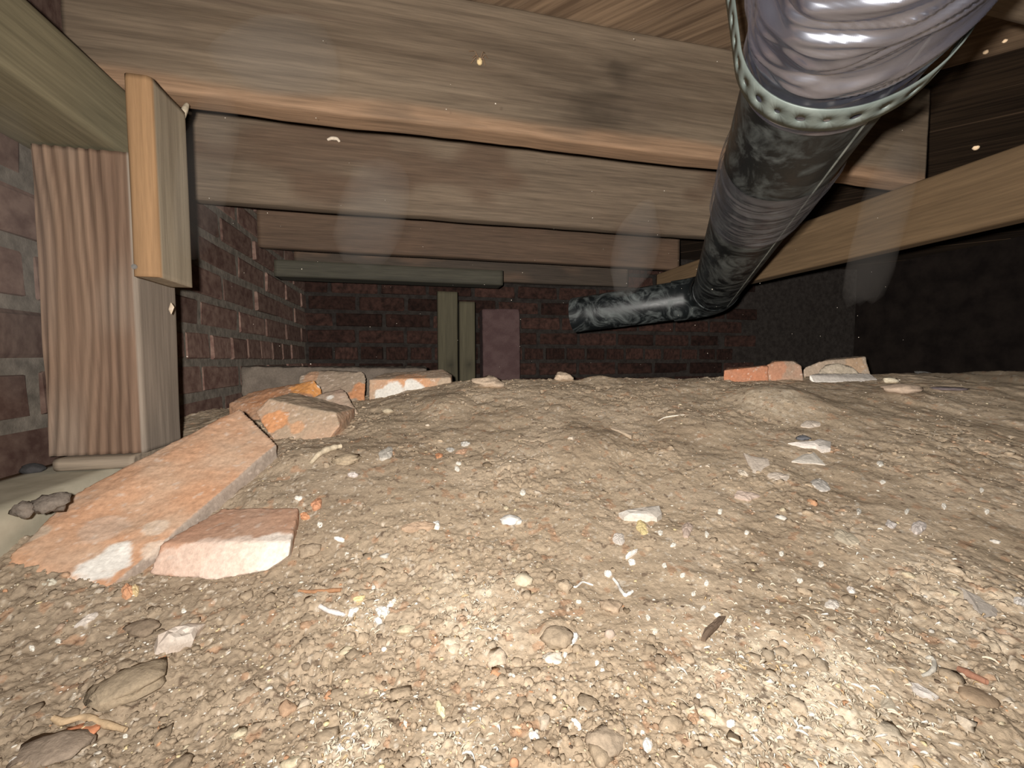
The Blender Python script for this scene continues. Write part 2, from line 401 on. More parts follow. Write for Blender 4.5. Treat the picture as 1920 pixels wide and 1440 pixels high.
# sill, post, cleat on the left
o = timber('sill_beam', (-0.47, -0.3, CZ + 0.262), (-0.357, 0.72, CZ + 0.345), 1, M_woody, (0.17, 0.145, 0.09), (0.085, 0.072, 0.042), 21, 0.008, 0.005, 0.0015)
tag(o, 'greenish grey wooden sill beam on the left post and brick wall', 'beam')
o = timber('support_post', (-0.450, 0.635, CZ - 0.1205), (-0.346, 0.728, CZ + 0.259), 2, M_woodz, (0.185, 0.122, 0.083), (0.10, 0.057, 0.038), 23, 0.005, 0.0025, 0.0012, ridges=(560, 0.0022),
           stain=lambda V, C: mixc(C, [0.21, 0.175, 0.14], np.where(V[:, 0] > -0.349, 0.85, 0) + np.where(V[:, 0] <= -0.349, 0.35 * sstep(0, .5, fbm(V * np.array([14, 14, 5]), 2, 91)), 0)))
tag(o, 'reddish brown wooden post with ridged grain standing on the pale footing', 'post')
o = timber('post_plate', (-0.436, 0.622, CZ - 0.138), (-0.352, 0.74, CZ - 0.121), 0, M_woodx, (0.25, 0.2, 0.15), (0.14, 0.11, 0.08), 24, 0.006, 0.004, 0.002)
tag(o, 'thin weathered wooden plate under the foot of the ridged post', 'plate')
cl = empty('wood_cleat', (-0.315, 0.6, CZ + 0.115))
def clst(V, C):
    fr = (V[:, 1] < 0.584); Cc = mixc(C, [0.27, 0.155, 0.075], np.where(fr, 0.92, 0))
    return Cc
_c0, _c1, _ct, _cr = onY(247, 517, .578), onY(299, 517, .578), onY(245, 137, .578), 0
o = timber('cleat_body', (_c0[0], 0.578, _c0[2]), (_c1[0], 0.657, _ct[2]), 2, M_woodz, (0.30, 0.25, 0.18), (0.16, 0.125, 0.088), 27, 0.006, 0.004, 0.0009, stain=clst)
o.location = Vector(o.location) - cl.location; o.parent = cl
tag(cl, 'upright wooden cleat with an orange edge nailed beside the post', 'cleat')

_n = onY(252, 500, .5775); bmn = bmesh.new(); bmesh.ops.create_cone(bmn, segments=12, radius1=.0032, radius2=.0028, depth=.002, cap_ends=True, matrix=Matrix.Rotation(math.pi / 2, 4, 'X'))
_me = bpy.data.meshes.new('nail'); bmn.to_mesh(_me); bmn.free()
_no = obj('nail', _me, mat_flat('nail_steel', (.35, .34, .32), (.5, .48, .45), 200, .4, .1, metal=.8), cl); _no.location = Vector(_n) - cl.location
# right hand board under the joist ends
o = timber('ledger_board', (0.955, 0.2, CZ + 0.229), (0.998, 1.56, CZ + 0.3485), 1, M_woody, (0.115, 0.074, 0.039), (0.074, 0.046, 0.023), 31, 0.008, 0.005, 0.001,
           stain=lambda V, C: mixc(C, [0.05, 0.033, 0.02], 0.7 * sstep(0.002, 0.0005, np.abs(V[:, 2] - (CZ + 0.306)))))
tag(o, 'orange brown board running back under the joist ends on the right', 'board')

# far timbers
o = timber('plate_board', (onY(513, 500, 1.62)[0], 1.62, CZ + 0.290), (onY(943, 500, 1.62)[0], 1.71, CZ + 0.348), 0, M_woodx, (0.04, 0.036, 0.025), (0.023, 0.021, 0.015), 33, 0.012, 0.01, 0.001)
tag(o, 'greenish grey plate board spanning under the far joists', 'board')
def far_post(xa, xb, yt, yb, Y, seed, label):
    a = onY(xa, yt, Y); b = onY(xb, yt, Y); zt = a[2]
    o = timber('short_post', (a[0], Y, CZ - 0.2), (b[0], Y + 0.06, zt), 2, M_woodz, (0.052, 0.045, 0.027), (0.03, 0.026, 0.016), seed, 0.012, 0.008, 0.001,
               knots=[((a[0] * .4 + b[0] * .6, Y, CZ - 0.02), 0.008, 1.2)])
    tag(o, label, 'post', 'short far posts')
far_post(820, 858, 546, 700, 1.74, 35, 'taller of the two short pale posts at the far end')
far_post(861, 891, 565, 700, 1.72, 36, 'shorter of the two short pale posts at the far end')

# ------------------------------------------------------------------ subfloor planks (ceiling)
def clip_poly(poly, x0, x1, y0, y1):
    for ax, v, keep in ((0, x0, 1), (0, x1, -1), (1, y0, 1), (1, y1, -1)):
        out = []
        for i in range(len(poly)):
            p, q = poly[i], poly[(i + 1) % len(poly)]
            ip, iq = (p[ax] - v) * keep >= 0, (q[ax] - v) * keep >= 0
            if ip: out.append(p)
            if ip != iq:
                t = (v - p[ax]) / (q[ax] - p[ax]); out.append((p[0] + t * (q[0] - p[0]), p[1] + t * (q[1] - p[1])))
        poly = out
        if not poly: return []
    return poly
ceil = obj('ceiling', mesh_np('ceiling', *box_grid((-0.62, -1.3, ZT + 0.028), (2.7, 2.3, ZT + 0.05), (4, 4, 4))), M_darkwall)
tag(ceil, 'underside of the old diagonal board subfloor', 'ceiling', kind='structure')
an = math.radians(-43); dv = np.array([math.sin(an), math.cos(an)]); pv = np.array([dv[1], -dv[0]])
rnd = random.Random(4)
for i in range(-18, 26):
    o0 = i * 0.142; wv = 0.139
    base = pv * o0
    poly = [tuple(base + dv * -4), tuple(base + pv * wv + dv * -4), tuple(base + pv * wv + dv * 4), tuple(base + dv * 4)]
    poly = clip_poly(poly, -0.5, 2.6, -1.2, 2.2)
    if len(poly) < 3: continue
    z0 = ZT + 0.001 + rnd.uniform(0, 0.003)
    # local frame: y along the plank, x across
    n = len(poly); V = []
    for (x, y) in poly:
        q = np.array([x, y]) - base; V.append((q @ pv, q @ dv, 0))
    V = V + [(a, b, 0.022) for a, b, _ in V]
    bm = bmesh.new(); vs = [bm.verts.new(v) for v in V]
    bm.faces.new(vs[:n][::-1]); bm.faces.new(vs[n:])
    for k in range(n): bm.faces.new((vs[k], vs[(k + 1) % n], vs[n + (k + 1) % n], vs[n + k]))
    bmesh.ops.recalc_face_normals(bm, faces=bm.faces)
    me = bpy.data.meshes.new('plank'); bm.to_mesh(me); bm.free()
    o = obj('plank', me, M_plank if o0 < 1.06 else M_plank_shade, ceil); o.location = (base[0], base[1], z0); o.rotation_euler = (0, 0, -an)

# ------------------------------------------------------------------ brick walls
def brick_variants():
    out = []
    for k in range(6):
        r = random.Random(k); bm = bmesh.new(); bmesh.ops.create_cube(bm, size=1.0)
        for v in bm.verts: v.co = Vector((v.co.x * 0.200, v.co.y * 0.09, v.co.z * 0.0585))
        bmesh.ops.bevel(bm, geom=list(bm.edges), offset=0.004, segments=1, affect='EDGES')
        for v in bm.verts: v.co += Vector((r.uniform(-1, 1), r.uniform(-1, 1), r.uniform(-1, 1))) * 0.0022
        me = bpy.data.meshes.new('brick'); bm.to_mesh(me); bm.free(); me.materials.append(M_wallbrick); out.append(me)
    return out
BV = brick_variants()
M_backbrick = mat_flat('back_wall_brick', (0.009, 0.005, 0.004), (0.026, 0.013, 0.010), 45, 0.95, 0.4, rand=0.5, spec=0.06)  # far darker than the left wall: flash falloff at depth put into colour
M_backmortar = mat_flat('back_wall_mortar', (0.010, 0.008, 0.007), (0.019, 0.016, 0.014), 50, 0.95, 0.5, dist=0.004, spec=0.06)  # same falloff darkening put into the mortar colour
def brick_wall(name, lo, hi, along, face, z0, z1, a0, a1, sign, label, mm=M_mortar, meshes=None):
    wl = obj(name, mesh_np(name, *box_grid(lo, hi, (9, 9, 9)), smooth=False), mm); tag(wl, label, 'wall', kind='structure')
    r = random.Random(hash(name) % 7 if False else len(name)); z = z0; row = 0
    while z < z1:
        a = a0 - (0.106 if row % 2 else 0) + r.uniform(-.01, .01)
        header = (row % 6 == 3)
        while a < a1:
            L = 0.098 if header else 0.203
            me = (meshes or BV)[r.randrange(6)]; b = obj('brick', me, None, wl)
            off = r.uniform(-0.003, 0.004)
            ca = a + L / 2
            if along == 1: b.location = (face - sign * (0.045 - 0.005) + sign * off, ca, z + 0.03); b.rotation_euler = (0, 0, math.pi / 2 + r.uniform(-.01, .01))
            else: b.location = (ca, face - sign * (0.045 - 0.005) + sign * off, z + 0.03); b.rotation_euler = (0, 0, (math.pi if r.random() < .5 else 0) + r.uniform(-.01, .01))
            if header: b.scale = (0.49, 1, 1)
            a += L + 0.013
        z += 0.0755; row += 1
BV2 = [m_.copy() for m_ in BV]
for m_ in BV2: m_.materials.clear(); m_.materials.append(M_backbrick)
brick_wall('wall_left', (-0.62, -1.25, 0.0), (-0.482, 2.2, ZT + 0.03), 1, -0.482, CZ - 0.225, CZ + 0.5, 0.25, 2.0, 1, 'dusty old brick foundation wall on the left')
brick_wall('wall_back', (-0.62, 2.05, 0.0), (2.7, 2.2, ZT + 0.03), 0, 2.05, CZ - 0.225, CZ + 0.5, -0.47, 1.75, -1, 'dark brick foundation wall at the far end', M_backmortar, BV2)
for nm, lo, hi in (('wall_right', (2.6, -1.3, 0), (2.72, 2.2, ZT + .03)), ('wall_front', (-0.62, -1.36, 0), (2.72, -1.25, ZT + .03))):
    o = obj(nm, mesh_np(nm, *box_grid(lo, hi, (9, 9, 9)), smooth=False), M_darkwall); tag(o, 'foundation wall coloured near black to look unlit', 'wall', kind='structure')
o = obj('trim_1', mesh_np('trim_1', *box_grid((-0.482, 0.42, 0.0), (-0.374, 0.9, CZ - 0.139), (.02, .02, .02))), M_concrete)
tag(o, 'pale concrete footing ledge along the left brick wall', 'footing', kind='structure')

# ------------------------------------------------------------------ loose bricks
def hull_solid(name, pts, voxel, seed, col, rough=0.0012, mat=None, dents=()):
    pts = np.array(pts, float); org = np.array([pts[:, 0].mean(), pts[:, 1].mean(), pts[:, 2].min()])
    bm = bmesh.new()
    for p in pts: bm.verts.new(Vector(p - org))
    res = bmesh.ops.convex_hull(bm, input=bm.verts)
    junk = [g for g in res['geom_interior'] + res['geom_unused'] if isinstance(g, bmesh.types.BMVert) and g.is_valid]
    if junk: bmesh.ops.delete(bm, geom=list(set(junk)), context='VERTS')
    me0 = bpy.data.meshes.new('tmp'); bm.to_mesh(me0); bm.free()
    t = bpy.data.objects.new('tmp', me0); COL.objects.link(t)
    md = t.modifiers.new('r', 'REMESH'); md.mode = 'VOXEL'; md.voxel_size = voxel; md.use_smooth_shade = True
    dg = bpy.context.evaluated_depsgraph_get(); me = bpy.data.meshes.new_from_object(t.evaluated_get(dg))
    bpy.data.objects.remove(t); bpy.data.meshes.remove(me0); me.name = name
    V = get_co(me); Nn = get_no(me); Wd = V + org
    dsp = rough * fbm(Wd * 45 + seed, 3, seed) + rough * 0.5 * fbm(Wd * 160 + seed, 2, seed + 1)
    for dp, dr, dd in dents:
        dsp = dsp - dd * np.exp(-(((Wd - np.array(dp)) ** 2).sum(1) / dr ** 2) ** 1.5)
    V = V + Nn * dsp[:, None]
    me.vertices.foreach_set('co', V.astype(np.float32).ravel())
    me.polygons.foreach_set('use_smooth', np.full(len(me.polygons), True)); me.update()
    set_col(me, col(Wd, Nn))
    return obj(name, me, mat or M_brick, None, org)
def brick_col(c0, c1, seed, dust=0.0, patches=(), dustc=(0.36, 0.29, 0.21), topdust=0.0, side=None, speck=0.5):
    def fn(Wd, Nn):
        C = mixc(np.tile(np.array(c0), (len(Wd), 1)), c1, sstep(-0.4, 0.4, fbm(Wd * 28 + seed, 4, seed + 20)))
        if dust: C = mixc(C, dustc, np.clip(dust * (0.6 + 0.9 * fbm(Wd * 18 + 4, 3, seed + 30)), 0, 1))
        if topdust: C = mixc(C, dustc, topdust * sstep(0.45, 0.8, Nn[:, 2]))
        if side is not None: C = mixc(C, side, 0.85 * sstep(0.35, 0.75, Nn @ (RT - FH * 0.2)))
        for p, r, pc, a in patches:
            q = np.sqrt(((Wd - np.array(p)) ** 2).sum(1)) / r + 0.42 * fbm(Wd * 60, 4, seed + 40)
            C = mixc(C, np.array(pc), a * sstep(1.0, 0.82, q))
        sp = sstep(0.45, 0.55, fbm(Wd * 190, 2, seed + 50)); C = mixc(C, [0.6, 0.5, 0.42], speck * sp)
        return C
    return fn
def drop(pts, dz): return [np.array(p) - np.array([0, 0, dz]) for p in pts]
WH = (0.72, 0.68, 0.62)
top = [P(450, 765, .625), P(520, 832, .575), P(362, 985, .455), P(140, 925, .46), P(300, 846, .545)]
low = [P(210, 1100, .378), P(8, 1068, .375), P(20, 1040, .385)]
o = hull_solid('broken_brick', top + low + drop(top, .052) + drop(low, .045), 0.0025, 3,
    brick_col((0.50, 0.26, 0.145), (0.52, 0.335, 0.225), 3, 0.5, [(P(198, 1044, .390), .023, WH, 1), (P(285, 1030, .413), .011, (.62, .5, .4), .8), (P(70, 1000, .408), .011, (.5, .42, .33), .7),
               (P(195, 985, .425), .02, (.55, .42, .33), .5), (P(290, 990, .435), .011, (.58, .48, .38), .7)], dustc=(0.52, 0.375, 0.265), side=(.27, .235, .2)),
    0.0014, dents=[(P(230, 950, .445), .03, .004)])
tag(o, 'largest loose brick, broken orange brick leaning with a round white mortar spot', 'brick', 'loose bricks')
topb = [P(302, 1018, .410), P(545, 1016, .415), P(560, 951, .475), P(415, 953, .474)]
frb = [P(278, 1078, .399), P(400, 1088, .397), P(500, 1070, .401), P(541, 1042, .408)]
o = hull_solid('broken_brick', topb + frb + drop(topb[2:], .06) + [P(562, 985, .468)], 0.0022, 6,
    brick_col((0.47, 0.26, 0.17), (0.50, 0.31, 0.22), 6, 0.2, [(P(505, 1042, .404), .029, (.78, .70, .62), .9), (P(430, 1055, .399), .029, (.70, .57, .48), .85), (P(360, 1056, .399), .027, (.66, .51, .42), .8), (P(305, 1060, .399), .018, (.64, .48, .39), .75)]), 0.001)
tag(o, 'short brick with a whitewashed front edge lying before the largest brick', 'brick', 'loose bricks')
b2 = [P(478, 772, .70), P(522, 842, .652), P(612, 830, .660), P(637, 797, .678), P(629, 774, .692), P(505, 748, .712), P(548, 735, .79), P(664, 765, .79)]
o = hull_solid('broken_brick', b2 + drop(b2[6:], .06), 0.002, 8,
    brick_col((0.50, 0.29, 0.185), (0.46, 0.31, 0.21), 8, 0.3, [(P(520, 795, .69), .026, (.62, .27, .11), .75), (P(560, 808, .68), .015, (.62, .3, .14), .5)], topdust=0.75), 0.0016)
tag(o, 'chipped brick with bright orange face and dusty grey top behind the largest brick', 'brick', 'loose bricks')
b3 = [P(428, 756, .86), P(470, 735, .90), P(545, 724, .92), P(590, 713, .90), P(604, 730, .90), P(560, 760, .83), P(470, 790, .82)]
o = hull_solid('brick_fragment', b3 + drop(b3, .03), 0.003, 10, brick_col((0.42, 0.19, 0.09), (0.36, 0.20, 0.12), 10, 0.2, [(P(575, 728, .89), .035, (.62, .28, .09), .9), (P(601, 722, .9), .008, WH, .9)]), 0.002)
tag(o, 'flat orange brick fragment with a bright tip near the left wall', 'brick', 'loose bricks')
b4 = [P(585, 745, .84), P(600, 738, .86), P(640, 727, .87), P(650, 735, .85), P(655, 765, .82), P(600, 770, .81), P(672, 775, .82)]
o = hull_solid('brick_fragment', b4 + drop(b4, .03), 0.003, 12, brick_col((0.42, 0.29, 0.22), (0.36, 0.27, 0.2), 12, 0.3, [(P(620, 748, .84), .008, WH, .9)]), 0.002)
tag(o, 'small pinkish brick fragment with a white fleck wedged between the left bricks', 'brick', 'loose bricks')
b5 = [P(560, 705, 1.0), P(580, 695, 1.02), P(683, 697, 1.0), P(688, 712, .99), P(684, 768, .93), P(668, 760, .93), P(560, 750, .95), P(620, 694, 1.06)]
o = hull_solid('broken_brick', b5 + drop(b5[-3:], .03), 0.003, 14, brick_col((0.27, 0.20, 0.145), (0.31, 0.23, 0.17), 14, 0.5, [(P(680, 735, .96), .032, (.50, .22, .1), .85), (P(585, 710, 1.0), .02, (.42, .22, .12), .6)], dustc=(.27, .22, .165)), 0.002)
tag(o, 'dusty grey brown brick with an orange broken end, left of the white patched brick', 'brick', 'loose bricks')
b6 = [P(691, 712, .96), P(845, 708, 1.0), P(848, 740, 1.0), P(692, 770, .95), P(722, 699, 1.03), P(832, 692, 1.06), P(848, 703, 1.04)]
o = hull_solid('broken_brick', b6 + drop(b6[4:], .07) + drop(b6[2:4], .03), 0.003, 16, brick_col((0.44, 0.25, 0.15), (0.36, 0.25, 0.17), 16, 0.3,
      [(P(765, 725, .975), .05, (.52, .25, .12), .6), (P(740, 735, .97), .027, (.55, .52, .47), 1), (P(775, 730, .98), .026, (.55, .52, .47), 1), (P(715, 740, .96), .016, (.52, .49, .44), 1), (P(835, 720, 1.0), .02, (.33, .27, .2), .8)], topdust=.7, dustc=(.3, .24, .18)), 0.0015)
tag(o, 'brick with a grey white mortar patch on its front, beside the dirt crest', 'brick', 'loose bricks')
def right_brick(name, front, back, seed, fn, label, cat='brick', vox=0.003, dz=0.04, rough=0.0015):
    pts = [P(*a) for a in front] + [P(*a) for a in back]
    o = hull_solid(name, pts + drop(pts[-len(back):], dz) + drop(pts[:len(front)], 0.012), vox, seed, fn, rough); tag(o, label, cat, 'loose bricks'); return o
right_brick('broken_brick', [(1357, 694, .95), (1440, 686, .95), (1441, 708, .95), (1357, 714, .95)], [(1362, 690, 1.03), (1440, 684, 1.03)], 18, brick_col((0.42, 0.17, 0.09), (0.38, 0.19, 0.12), 18, 0.15), 'flat red brick at the left end of the right crest rubble')
right_brick('broken_brick', [(1437, 684, .965), (1452, 678, .97), (1487, 677, .97), (1503, 687, .965), (1507, 706, .96), (1437, 708, .96)], [(1450, 676, 1.03), (1490, 676, 1.03)], 19, brick_col((0.38, 0.22, 0.15), (0.30, 0.22, 0.16), 19, 0.35, [(P(1450, 690, .965), .03, (.42, .19, .11), .7)]), 'rounded dusty brick piece just right of the flat red brick')
right_brick('broken_brick', [(1506, 690, 1.03), (1545, 676, 1.03), (1622, 669, 1.04), (1629, 690, 1.03), (1634, 712, 1.02), (1508, 712, 1.02)], [(1560, 671, 1.1), (1620, 668, 1.1)], 20, brick_col((0.36, 0.27, 0.2), (0.31, 0.24, 0.18), 20, 0.4, [(P(1605, 680, 1.03), .03, (.42, .27, .16), .6)]), 'dusty tan brick rising behind the white edged slab')
STONE = brick_col((0.37, 0.32, 0.25), (0.42, 0.36, 0.28), 22, 0.3)
o = right_brick('mortar_lump', [(1532, 702, .95), (1545, 688, .96), (1572, 682, .96), (1600, 690, .955), (1614, 703, .95)], [(1550, 685, 1.0), (1595, 687, 1.0)], 22, STONE, 'tan mortar lump sitting on the white edged slab', 'mortar', rough=.003)
sl = [P(1518, 703, .935), P(1530, 700, .95), P(1632, 700, .95), P(1646, 711, .93), P(1642, 717, .925), P(1526, 718, .925)]
o = hull_solid('concrete_slab', sl + drop(sl[:4], .012), 0.002, 24, lambda Wd, Nn: mixc(np.tile(np.array([.42, .38, .34]), (len(Wd), 1)), [.74, .70, .64], sstep(0.62, 0.3, Nn[:, 2])), 0.001)
tag(o, 'thin grey concrete slab with a white front edge on the crest', 'slab')
# low rubble ledge behind the left bricks
lg = [onY(452, 688, 1.2), onY(800, 690, 1.16), onY(455, 687, 1.32), onY(800, 687, 1.28)]
o = hull_solid('rubble_ledge', lg + drop(lg, .16), 0.006, 26, brick_col((0.075, 0.06, 0.048), (0.11, 0.088, 0.07), 26, 0.4, dustc=(.105, .087, .068), speck=0), 0.004)
tag(o, 'long dusty mortar ledge behind the left bricks', 'ledge')
bx = [onY(904, 579, 1.9), onY(974, 579, 1.9), onY(976, 640, 1.9), onY(906, 640, 1.9)]
bx2 = [p + np.array([0, .1, 0]) for p in bx]
o = hull_solid('brick_pier', bx + bx2 + drop(bx[2:], .2) + drop(bx2[2:], .2), 0.006, 28, brick_col((0.04, 0.022, 0.021), (0.052, 0.031, 0.029), 28, 0.0, speck=0), 0.002)
tag(o, 'purplish square pier right of the short far posts', 'pier')

# ------------------------------------------------------------------ drain pipe
PD = ray(1258, 715); PD /= np.linalg.norm(PD)
_s = np.cross(PD, ZU); _s /= np.linalg.norm(_s); _u = np.cross(_s, PD)      # side (right), up
PR = 0.057; RHO = 0.272; _b = math.radians(23.4)
PO = CAM + _s * RHO * math.sin(_b) + _u * RHO * math.cos(_b)
def ring_tube(path, radii, seg=64, cap=True):
    path = np.array(path, float); n = len(path)
    T = np.gradient(path, axis=0); T /= np.linalg.norm(T, axis=1)[:, None]
    N0 = np.cross(T[0], ZU); N0 /= np.linalg.norm(N0); V = []
    th = np.linspace(0, 2 * math.pi, seg, endpoint=False)
    for i in range(n):
        N0 = N0 - T[i] * (N0 @ T[i]); N0 /= np.linalg.norm(N0); B0 = np.cross(N0, T[i])
        r = radii[i] if np.ndim(radii) else radii
        V.append(path[i] + np.outer(np.cos(th), N0) * r + np.outer(np.sin(th), B0) * r)
    V = np.concatenate(V); idx = np.arange(n * seg).reshape(n, seg); nx = np.roll(idx, -1, 1)
    Fq = np.stack([idx[:-1], nx[:-1], nx[1:], idx[1:]], -1).reshape(-1, 4)
    return V, Fq
# path: straight run, elbow, second run to the left
S_END = 1.27
arc = []
e0 = PO + PD * S_END
d2 = np.array([-0.78, 0.62, -0.09]); d2 /= np.linalg.norm(d2)
cosA = PD @ d2; RB = 0.085
tl = RB * math.tan(math.acos(cosA) / 2)
corner = e0 + PD * tl
nrm = d2 - PD * cosA; nrm /= np.linalg.norm(nrm); cen = e0 + nrm * RB; tot = math.acos(cosA)
for k in range(13):
    a = tot * k / 12; arc.append(cen - nrm * RB * math.cos(a) + PD * RB * math.sin(a))
run2 = [arc[-1] + d2 * t for t in np.linspace(0, 0.34, 14)]

m, nt, b = nodes('black_abs'); N = nt.nodes; L = nt.links
tc = N.new('ShaderNodeTexCoord'); nz = N.new('ShaderNodeTexNoise'); nz.inputs['Scale'].default_value = 13; nz.inputs['Detail'].default_value = 8; nz.inputs['Distortion'].default_value = 2.4; nz.inputs['Roughness'].default_value = 0.62
L.new(tc.outputs['Object'], nz.inputs['Vector'])
cr = N.new('ShaderNodeValToRGB'); e = cr.color_ramp.elements; e[0].position = 0.46; e[0].color = (0.006, 0.0075, 0.008, 1); e[1].position = 0.74; e[1].color = (0.10, 0.112, 0.108, 1)
L.new(nz.outputs[0], cr.inputs[0]); L.new(cr.outputs[0], b.inputs['Base Color'])
rr = N.new('ShaderNodeMapRange'); rr.inputs[1].default_value = .35; rr.inputs[2].default_value = .7; rr.inputs[3].default_value = .32; rr.inputs[4].default_value = .7
L.new(nz.outputs[0], rr.inputs[0]); L.new(rr.outputs[0], b.inputs['Roughness'])
M_abs = m
M_seam = mat_flat('pipe_seam', (0.10, 0.11, 0.1), (0.2, 0.21, 0.19), 60, 0.6, 0.1)
dp = empty('drain_pipe', e0)
def part(name, V, Fq, mat, parent, smooth=True):
    me = mesh_np(name, np.asarray(V) - np.array(dp.location), Fq, smooth); return obj(name, me, mat, parent)
V, Fq = ring_tube([PO + PD * t for t in np.linspace(-0.75, S_END - 0.03, 60)], PR, 96); part('pipe_run', V, Fq, M_abs, dp)
V, Fq = ring_tube([e0 - PD * 0.032] + arc + [arc[-1] + d2 * 0.03], PR * 1.06, 64); part('elbow', V, Fq, M_abs, dp)
V, Fq = ring_tube(run2, PR, 64); part('branch_run', V, Fq, M_abs, dp)
th0 = math.radians(-62)                       # seam on the lower right flank
sd = _s * math.cos(th0) + _u * math.sin(th0)
V, Fq = ring_tube([PO + PD * t + sd * (PR - 0.0002) for t in np.linspace(-0.75, S_END - 0.03, 60)], 0.0013, 8); part('seam', V, Fq, M_seam, dp)
tag(dp, 'black plastic drain pipe hung under the joists, turning left at its elbow', 'pipe')

# crumpled film wrapped round the pipe
def film(name, s0, s1, r0, amp, seed, ns, nt_, twist, mat):
    s = np.linspace(s0, s1, ns); th = np.linspace(0, 2 * math.pi, nt_, endpoint=False)
    Sg, Tg = np.meshgrid(s, th, indexing='ij'); Sf, Tf = Sg.ravel(), Tg.ravel()
    cx, cy = np.cos(Tf), np.sin(Tf)
    q = np.stack([cx * 0.62, cy * 0.62, Sf * 13 + twist * np.sin(Tf + .7)], 1)
    soft = lambda n_: np.sqrt(n_ * n_ + 0.005)
    w1 = 1 - soft(fbm(q * np.array([1.1, 1.1, 1.7]) + seed, 3, seed)) * 2.4
    w2 = 1 - soft(fbm(q * np.array([1.2, 1.2, 3.6]) + seed + 9, 2, seed + 4)) * 3.0; w3 = 1 - soft(fbm(q * np.array([1.8, 1.8, 7.0]) + seed + 19, 2, seed + 6)) * 3.0
    edge = np.minimum((Sf - s0), (s1 - Sf)) / 0.02; ef = np.clip(edge, 0.15, 1)
    ef = ef * (1 - 0.75 * np.exp(-((Sf - 0.352) / 0.022) ** 2))
    r = r0 + ef * amp * (0.7 * np.clip(w1, -0.2, 1) + 0.85 * np.clip(w2, -0.3, 1) + 0.4 * np.clip(w3, -.3, 1)) + 0.0008
    ws = Sf + 0.006 * fbm(q * 1.3 + 4, 2, seed + 8) * (edge < 1.5)
    V = PO + np.outer(ws, PD) + (np.outer(cx, _s) + np.outer(cy, _u)) * r[:, None]
    idx = np.arange(ns * nt_).reshape(ns, nt_); nx = np.roll(idx, -1, 1)
    Fq = np.stack([idx[:-1], nx[:-1], nx[1:], idx[1:]], -1).reshape(-1, 4)
    return part(name, V, Fq, mat, dp)
def film_mat(name, tr, gl, col):
    m, nt, b = nodes(name); N = nt.nodes; L = nt.links
    b.inputs['Base Color'].default_value = (*col, 1); b.inputs['Roughness'].default_value = 0.35
    g = N.new('ShaderNodeBsdfGlossy'); g.inputs['Roughness'].default_value = 0.27; g.inputs['Color'].default_value = (0.86, 0.89, 1.0, 1)
    tb = N.new('ShaderNodeBsdfTransparent'); m1 = N.new('ShaderNodeMixShader'); m1.inputs[0].default_value = gl
    L.new(b.outputs[0], m1.inputs[1]); L.new(g.outputs[0], m1.inputs[2])
    mx = N.new('ShaderNodeMixShader'); mx.inputs[0].default_value = 1 - tr
    L.new(tb.outputs[0], mx.inputs[1]); L.new(m1.outputs[0], mx.inputs[2]); L.new(mx.outputs[0], N['Material Output'].inputs[0])
    return m
M_film = film_mat('clear_film', 0.40, 0.62, (0.13, 0.13, 0.18)); M_film2 = film_mat('clear_film_band', 0.62, 0.3, (0.10, 0.10, 0.115))
f1 = film('plastic_wrap', -0.42, 0.385, PR + 0.0016, 0.0068, 71, 560, 380, 0.55, M_film); tag(f1, 'crumpled shiny clear plastic film')
f2 = film('plastic_band', 0.515, 0.685, PR + 0.0008, 0.0022, 75, 120, 320, 0.25, M_film2); tag(f2, 'thin band of clear plastic film')

